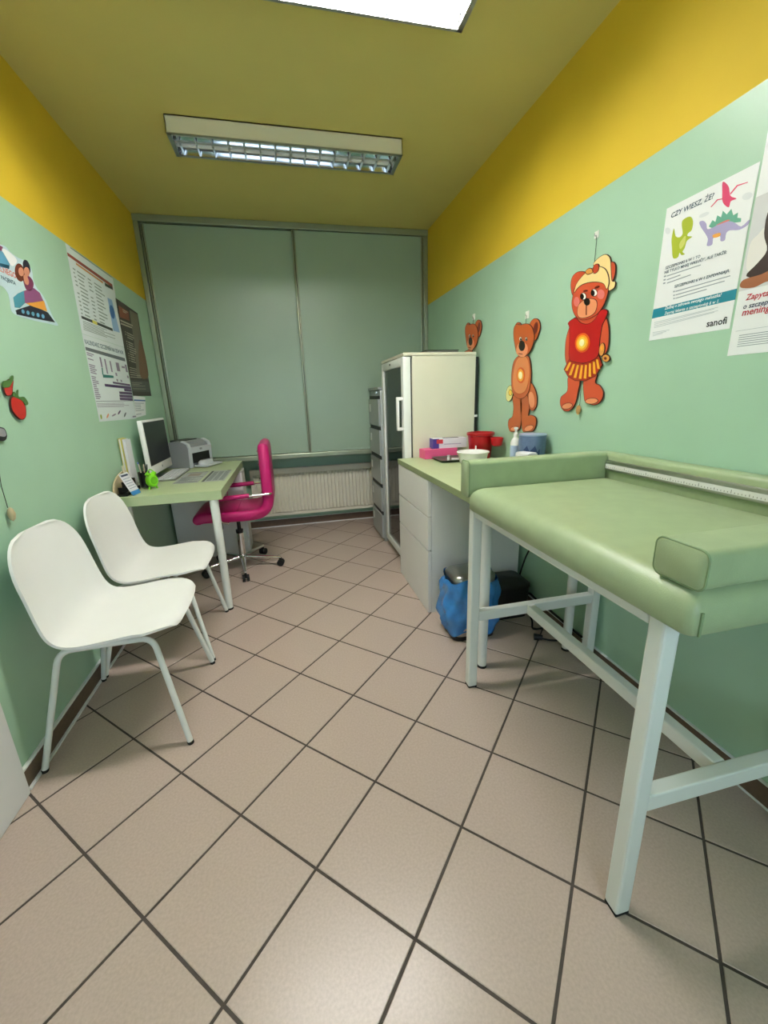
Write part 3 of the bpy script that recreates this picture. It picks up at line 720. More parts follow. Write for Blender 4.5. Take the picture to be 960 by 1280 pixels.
bm = bmesh.new(); lathe(bm, [(0, 0.0223), (0.022, 0.0223)], (0, 0, 0), 20); bmesh.ops.rotate(bm, verts=bm.verts[:], cent=(0, 0, 0), matrix=rotm); bmesh.ops.translate(bm, verts=bm.verts[:], vec=CC); fin('back_plate', bm, mat('lime_dark', (92, 168, 14), 0.35), t)
# folders standing behind the organiser, pens in a cup
yel_m = mat('yellow_card', (214, 206, 120), 0.6)
fz = DT + 0.0006
for x, y, h, m_, lab in ((-0.9655, 2.700, 0.300, yel_m, 'tall pale yellow folder standing against the wall behind the desk organiser'), (-0.948, 2.712, 0.292, card_w, 'tall white folder standing beside the pale yellow folder')):
    t = thing('paper_folder', (x, y + 0.05, DT), lab, 'folder')
    obox('cover', x, x + 0.0025, y, y + 0.09, fz, fz + h, m_, t, bev=0.0005)
    obox('sheets', x + 0.003, x + 0.011, y + 0.002, y + 0.088, fz, fz + h - 0.006, card_w, t, bev=0.0005)
    obox('cover', x + 0.0115, x + 0.014, y, y + 0.09, fz, fz + h - 0.003, m_, t, bev=0.0005)
t = thing('pen_cup', (-0.88, 2.72, DT), 'black wire pen cup behind the green alarm clock', 'cup')
PCx, PCy = -0.875, 2.735
olathe('cup', [(0, 0.0006), (0.030, 0.0006), (0.032, 0.09), (0.033, 0.092), (0.031, 0.092), (0.028, 0.004), (0, 0.003)], (PCx, PCy, DT), black_plastic, t, n=20)
for i, (dx, dy, h, c) in enumerate(((-0.014, 0.006, 0.15, (30, 40, 120)), (0.008, -0.010, 0.14, (190, 170, 150)), (0.012, 0.012, 0.135, (30, 30, 30)), (-0.006, -0.014, 0.145, (200, 190, 170)))):
    p = thing('pen', (PCx + dx, PCy + dy, DT), ['blue pen in the black pen cup', 'beige pen in the black pen cup', 'black pen in the black pen cup', 'ivory pencil in the black pen cup'][i], 'pen')
    a = Vector((PCx + dx * 0.6, PCy + dy * 0.6, DT + 0.006)); b = Vector((PCx + dx * 1.7, PCy + dy * 1.7, DT + h))
    otube('barrel', [a, a + (b - a) * 0.85], 0.004, mat('pen_%d' % i, c, 0.35), p, n=8)
    otube('end_cap', [a + (b - a) * 0.852, b], 0.0042, mat('pen_%d' % i, c, 0.35), p, n=8, r1=0.003)
t = thing('stapler', (-0.91, 2.58, DT), 'beige stapler propped up in the desk organiser', 'stapler')
otube('body', bend([(-0.925, 2.605, DT + 0.018), (-0.932, 2.612, DT + 0.09), (-0.942, 2.622, DT + 0.150)], 0.01), 0.009, mat('beige_plastic', (196, 184, 160), 0.45), t, n=8, r1=0.006)
# all-in-one computer
t = thing('computer', (-0.89, 3.13, DT), 'white all-in-one computer with a black screen against the left wall', 'computer')
MY0, MY1, MZ0, MZ1 = 2.888, 3.395, DT + 0.038, 1.150
def tilt(bm, k=0.015, z0=MZ0):
    for v in bm.verts: v.co.x -= (v.co.z - z0) * k
bm = bmesh.new(); box(bm, -0.905, -0.876, MY0, MY1, MZ0, MZ1, 0.006, 2); tilt(bm); fin('casing', bm, white_plastic, t, True, 35)
bm = bmesh.new(); box(bm, -0.8758, -0.8745, MY0 + 0.016, MY1 - 0.016, MZ0 + 0.062, MZ1 - 0.014); tilt(bm); fin('screen', bm, mat('screen_black', (7, 8, 8), 0.3, spec=0.25), t)
bm = bmesh.new(); box(bm, -0.8758, -0.8750, (MY0 + MY1) / 2 - 0.008, (MY0 + MY1) / 2 + 0.008, MZ0 + 0.025, MZ0 + 0.04); tilt(bm); fin('chin_mark', bm, mat('chin_grey', (150, 152, 156), 0.4), t)
obox('foot', -0.955, -0.868, 3.05, 3.25, DT + 0.0005, DT + 0.007, steel, t, bev=0.002)
bm = bmesh.new(); loft(bm, [[bm.verts.new((x, y, z)) for x, y in ((x0 - 0.006, 3.06), (x0 + 0.006, 3.06), (x0 + 0.006, 3.26), (x0 - 0.006, 3.26))] for x0, z in ((-0.943, DT + 0.0072), (-0.940, DT + 0.10), (-0.930, DT + 0.20))]); fin('stand', bm, steel, t)
t = thing('keyboard', (-0.79, 3.12, DT), 'slim white keyboard lying in front of the computer', 'keyboard')
obox('base', -0.862, -0.742, 2.88, 3.32, DT + 0.0005, DT + 0.012, steel, t, bev=0.003)
key = None
key_m = mat('key_white', (206, 208, 210), 0.5)
for r in range(5):
    for c in range(14):
        if r == 4 and 4 <= c <= 8: continue
        if key is None:
            bm = bmesh.new(); box(bm, -0.0088, 0.0088, -0.0128, 0.0128, 0, 0.005); bmesh.ops.recalc_face_normals(bm, faces=bm.faces[:]); key = bpy.data.meshes.new('key'); bm.to_mesh(key); bm.free(); key.materials.append(key_m)
        o = bpy.data.objects.new('key', key); COL.objects.link(o); o.parent = t; o.location = (-0.848 + r * 0.0225, 2.90 + c * 0.0308, DT + 0.0121)
obox('space_bar', -0.848 + 4 * 0.0225 - 0.0088, -0.848 + 4 * 0.0225 + 0.0088, 2.90 + 4 * 0.0308 - 0.0128, 2.90 + 8 * 0.0308 + 0.0128, DT + 0.0121, DT + 0.017, key_m, t, bev=0)
# printer
pg = mat('printer_grey', (138, 142, 144), 0.45, var=0.02); pgl = mat('printer_light', (196, 202, 206), 0.4)
t = thing('printer', (-0.80, 3.546, DT), 'grey and white laser printer at the far end of the desk', 'printer')
bm = bmesh.new(); prof = [(-0.925, 0.0), (-0.70, 0.0), (-0.70, 0.03), (-0.695, 0.15), (-0.705, 0.178), (-0.735, 0.195), (-0.80, 0.205), (-0.90, 0.185), (-0.925, 0.15)]
sec = [[bm.verts.new((x, y, DT + 0.003 + z)) for x, z in prof] for y in (3.405, 3.425, 3.668, 3.688)]
loft(bm, sec); fin('body', bm, pg, t)
prof = [(-0.700, 0.001), (-0.688, 0.001), (-0.683, 0.150), (-0.694, 0.182), (-0.730, 0.202), (-0.745, 0.206), (-0.748, 0.199), (-0.704, 0.178), (-0.6935, 0.15)]
for ya, yb in ((3.403, 3.432), (3.66, 3.69)):
    bm = bmesh.new(); loft(bm, [[bm.verts.new((x, y, DT + 0.003 + z)) for x, z in prof] for y in (ya, yb)]); fin('front_frame', bm, pgl, t)
obox('upper_front', -0.6925, -0.682, 3.4325, 3.6595, DT + 0.112, DT + 0.158, pgl, t, bev=0.003)
obox('exit_slot', -0.6945, -0.690, 3.4325, 3.6595, DT + 0.035, DT + 0.1115, black_plastic, t, bev=0)
obox('front_label', -0.6815, -0.6805, 3.53, 3.56, DT + 0.13, DT + 0.145, pg, t, bev=0)
obox('paper_tray', -0.6895, -0.575, 3.44, 3.652, DT + 0.006, DT + 0.018, pgl, t, bev=0.003)
bm = bmesh.new(); loft(bm, [rrect(bm, -0.655, 3.545, hx, hy, 0.03, DT + z) for z, hx, hy in ((0.0185, 0.034, 0.075), (0.040, 0.030, 0.07), (0.052, 0.018, 0.055))]); fin('tray_cover', bm, pgl, t, True, 50)
obox('top_opening', -0.875, -0.775, 3.45, 3.645, DT + 0.196, DT + 0.2095, black_plastic, t, bev=0.002)
for x, y in ((-0.91, 3.42), (-0.715, 3.42), (-0.91, 3.67), (-0.715, 3.67)): obox('foot', x - 0.008, x + 0.008, y - 0.008, y + 0.008, DT + 0.0004, DT + 0.0028, black_rubber, t, bev=0)
t.location = (-0.792, 3.575, DT); t.rotation_euler = (0, 0, math.radians(-24)); t['_base'] = (-0.80, 3.546, DT)
# desk pads and paper calendar
def sheet(name, x0, x1, y0, y1, z, m, lab, cat, th=0.0015):
    t = thing(name, ((x0 + x1) / 2, (y0 + y1) / 2, DT), lab, cat)
    obox('sheet', x0, x1, y0, y1, z, z + th, m, t, bev=0)
    return t
paper_g = mat('paper_grey', (168, 174, 170), 0.6, var=0.05, vscale=30); ink_g = mat('print_grey', (96, 104, 104), 0.6); blot = mat('blotter_dark', (62, 66, 62), 0.6)
t = sheet('desk_mat', -0.735, -0.585, 2.76, 3.19, DT + 0.0005, paper_g, 'grey printed desk mat lying beside the keyboard', 'mat')
for y in (2.775, 2.965, 3.165): obox('dark_edge', -0.73, -0.59, y, y + 0.012, DT + 0.0021, DT + 0.0024, blot, t, bev=0)
for k in range(9): obox('printed_line', -0.72, -0.60 - 0.03 * (k % 3), 2.81 + k * 0.016, 2.817 + k * 0.016, DT + 0.0021, DT + 0.0024, ink_g, t, bev=0)
obox('printed_picture', -0.70, -0.62, 3.01, 3.13, DT + 0.0021, DT + 0.0024, mat('picture_tan', (150, 140, 126), 0.6), t, bev=0)
t = sheet('planner_sheet', -0.565, -0.425, 2.76, 3.19, DT + 0.0005, paper_g, 'grey calendar planner sheet near the open edge of the desk', 'calendar')
obox('dark_edge', -0.564, -0.548, 2.765, 3.185, DT + 0.0021, DT + 0.0024, blot, t, bev=0)
for k in range(12):
    for c in range(3): obox('month_row', -0.54 + c * 0.038, -0.51 + c * 0.038, 2.79 + k * 0.030, 2.806 + k * 0.030, DT + 0.0021, DT + 0.0024, ink_g, t, bev=0)
obox('black_patch', -0.455, -0.43, 3.155, 3.185, DT + 0.0025, DT + 0.0028, black_plastic, t, bev=0)

# ================================================================= WHITE CHAIRS
def white_chair(y0, label):
    """shell chair facing +x; origin on the floor below the seat centre"""
    t = thing('white_chair', (-0.70, y0, 0), label, 'chair', 'white shell chairs along the left wall')
    prof = curve_pts([(-0.472, 0, 0.450), (-0.490, 0, 0.462), (-0.53, 0, 0.466), (-0.62, 0, 0.459), (-0.71, 0, 0.449), (-0.775, 0, 0.446), (-0.825, 0, 0.458), (-0.860, 0, 0.494), (-0.884, 0, 0.56), (-0.904, 0, 0.65), (-0.924, 0, 0.74), (-0.938, 0, 0.795), (-0.947, 0, 0.826)], 3)
    n = len(prof); NV = 18
    # arc length
    L = [0.0]
    for a, b in zip(prof, prof[1:]): L.append(L[-1] + (b - a).length)
    tot = L[-1]
    bm = bmesh.new(); rows = []
    for i, p in enumerate(prof):
        s = L[i]; e = tot - s
        wbase = 0.240 - 0.020 * max(0, (s - 0.42)) / (tot - 0.42)
        def corner(d, r): return r - math.sqrt(max(0, r * r - (r - d) ** 2)) if d < r else 0.0
        hw = wbase - corner(s, 0.11) * 0.9 - corner(e, 0.15) * 0.85
        tan = (prof[min(i + 1, n - 1)] - prof[max(i - 1, 0)]).normalized()
        nrm = Vector((tan.z, 0, -tan.x))            # towards sitter
        if nrm.z < 0 and s < 0.3: nrm = -nrm
        if nrm.x < 0: nrm = Vector((-nrm.x, 0, -nrm.z)) if s > 0.5 else nrm
        cup = 0.008 + 0.016 / (1 + math.exp(-(s - 0.42) / 0.05))
        row = []
        for k in range(NV + 1):
            u = -1 + 2 * k / NV; u = math.sin(u * PI / 2) * 0.35 + u * 0.65
            row.append(bm.verts.new(p + Vector((0.016 * (1 - u * u) * math.exp(-(s / 0.11) ** 2), u * hw, 0)) + nrm * (cup * abs(u) ** 2.0 * (1 - 0.6 * (s < 0.1)))))
        rows.append(row)
    for a, b in zip(rows, rows[1:]):
        for k in range(NV): bm.faces.new((a[k], a[k + 1], b[k + 1], b[k]))
    bmesh.ops.recalc_face_normals(bm, faces=bm.faces[:])
    bmesh.ops.translate(bm, verts=bm.verts[:], vec=(0, y0, 0))
    bmesh.ops.solidify(bm, geom=bm.faces[:], thickness=0.009)
    fin('shell', bm, white_plastic, t, True, 70)
    for s in (-1, 1):
        ya = y0 + s * 0.252; yb = y0 + s * 0.175
        otube('leg_frame', bend([(-0.948, ya, 0.008), (-0.846, yb + s * 0.012, 0.427), (-0.545, yb + s * 0.012, 0.431), (-0.466, ya, 0.008)], 0.045, 5), 0.0108, white_metal, t, n=12)
        for x in (-0.949, -0.465): otube('foot', [(x, ya, 0.0), (x + (0.002 if x < -0.7 else -0.002), ya, 0.012)] , 0.0116, black_rubber, t, n=12)
    for x in (-0.79, -0.60): otube('cross_bar', [(x, y0 - 0.185, 0.428), (x, y0 + 0.185, 0.428)], 0.009, white_metal, t, n=10)
    return t
ch = white_chair(1.660, 'white plastic shell chair beside the white door, farther from the desk')
ch2 = white_chair(2.190, 'white plastic shell chair standing next to the green desk')

# ================================================================= OFFICE CHAIR
oc = thing('office_chair', (-0.42, 3.15, 0), 'magenta padded office chair with chrome five-star base at the desk', 'office chair')
OX, OY = -0.425, 3.150
# one L-shaped upholstered shell, split into quilted sections
def pad_section(pts_mid, th, y0, y1, name, m, k=5):
    c = curve_pts(pts_mid, k); bm = bmesh.new(); rings = []
    ys = [(y0, 0.62), (y0 + 0.012, 0.88), (y0 + 0.035, 1.0), ((y0 + y1) / 2, 1.04), (y1 - 0.035, 1.0), (y1 - 0.012, 0.88), (y1, 0.62)]
    N = len(c)
    for y, sc in ys:
        up_, dn = [], []
        for i, p in enumerate(c):
            tn = (c[min(i + 1, N - 1)] - c[max(i - 1, 0)]).normalized(); nn = Vector((-tn.z, 0, tn.x))
            e = min(i, N - 1 - i) / 4.0; tap = math.sqrt(max(0.0, 1 - (1 - min(1, e)) ** 2)) * 0.7 + 0.3
            h = th / 2 * sc * tap
            up_.append(bm.verts.new((p.x + nn.x * h, y, p.z + nn.z * h))); dn.append(bm.verts.new((p.x - nn.x * h, y, p.z - nn.z * h)))
        rings.append(up_ + dn[::-1])
    loft(bm, rings); return fin(name, bm, m, oc, True, 60)
mid = [(-0.675, 0, 0.435), (-0.655, 0, 0.462), (-0.60, 0, 0.468), (-0.45, 0, 0.462), (-0.30, 0, 0.462), (-0.225, 0, 0.480), (-0.185, 0, 0.535), (-0.178, 0, 0.62), (-0.178, 0, 0.78), (-0.176, 0, 0.90), (-0.180, 0, 0.965)]
pad_section(mid, 0.078, OY - 0.215, OY + 0.215, 'upholstered_shell', magenta, 4)
for x in (-0.55, -0.40, -0.27): otube('quilt_seam', [(x, OY - 0.205, 0.499), (x, OY + 0.205, 0.502)], 0.0022, mat('magenta_seam', (140, 12, 76), 0.5), oc, n=6)
for z in (0.62, 0.72, 0.82, 0.91): otube('quilt_seam', [(-0.219, OY - 0.205, z), (-0.221, OY + 0.205, z)], 0.0022, mat('magenta_seam', (140, 12, 76), 0.5), oc, n=6)
for s in (-1, 1):
    y = OY + s * 0.235
    a = otube('arm', bend([(-0.155, y - s * 0.03, 0.615), (-0.155, y, 0.617), (-0.515, y, 0.606), (-0.510, y, 0.445), (-0.47, y - s * 0.05, 0.418)], 0.02, 4), 0.009, chrome, oc, n=10)
    otube('arm_pad', [(-0.300, y, 0.614), (-0.500, y, 0.607)], 0.0165, magenta, a, n=12)
obox('tilt_mechanism', OX - 0.10, OX + 0.08, OY - 0.07, OY + 0.07, 0.392, 0.424, black_plastic, oc, bev=0.008)
obox('tilt_knob', OX - 0.14, OX - 0.10, OY - 0.10, OY - 0.06, 0.34, 0.40, black_plastic, oc, bev=0.01)
otube('gas_lift', [(OX, OY, 0.29), (OX, OY, 0.392)], 0.014, black_plastic, oc, n=16)
otube('column', [(OX, OY, 0.075), (OX, OY, 0.30)], 0.025, chrome, oc, n=20)
otube('lift_collar', [(OX, OY, 0.285), (OX, OY, 0.31)], 0.027, black_plastic, oc, n=20)
olathe('hub', [(0.0, 0.06), (0.036, 0.06), (0.038, 0.085), (0.032, 0.11), (0.026, 0.112)], (OX, OY, 0), chrome, oc, n=20)
for k in range(5):
    an = math.radians(-82 + 72 * k); d = Vector((math.cos(an), math.sin(an), 0)); c0 = Vector((OX, OY, 0))
    leg = otube('base_arm', [c0 + d * 0.03 + Vector((0, 0, 0.09)), c0 + d * 0.29 + Vector((0, 0, 0.068))], 0.017, chrome, oc, n=10, r1=0.011)
    cs = bmesh.new(); pdir = Vector((-d.y, d.x, 0)); ctr = c0 + d * 0.285
    for s in (-1, 1): tube(cs, [ctr + pdir * 0.006 * s + Vector((0, 0, 0.026)), ctr + pdir * 0.024 * s + Vector((0, 0, 0.026))], 0.026, 16)
    tube(cs, [ctr + Vector((0, 0, 0.026)), ctr + Vector((0, 0, 0.066))], 0.009, 8)
    fin('caster', cs, black_rubber, leg, True, 40)

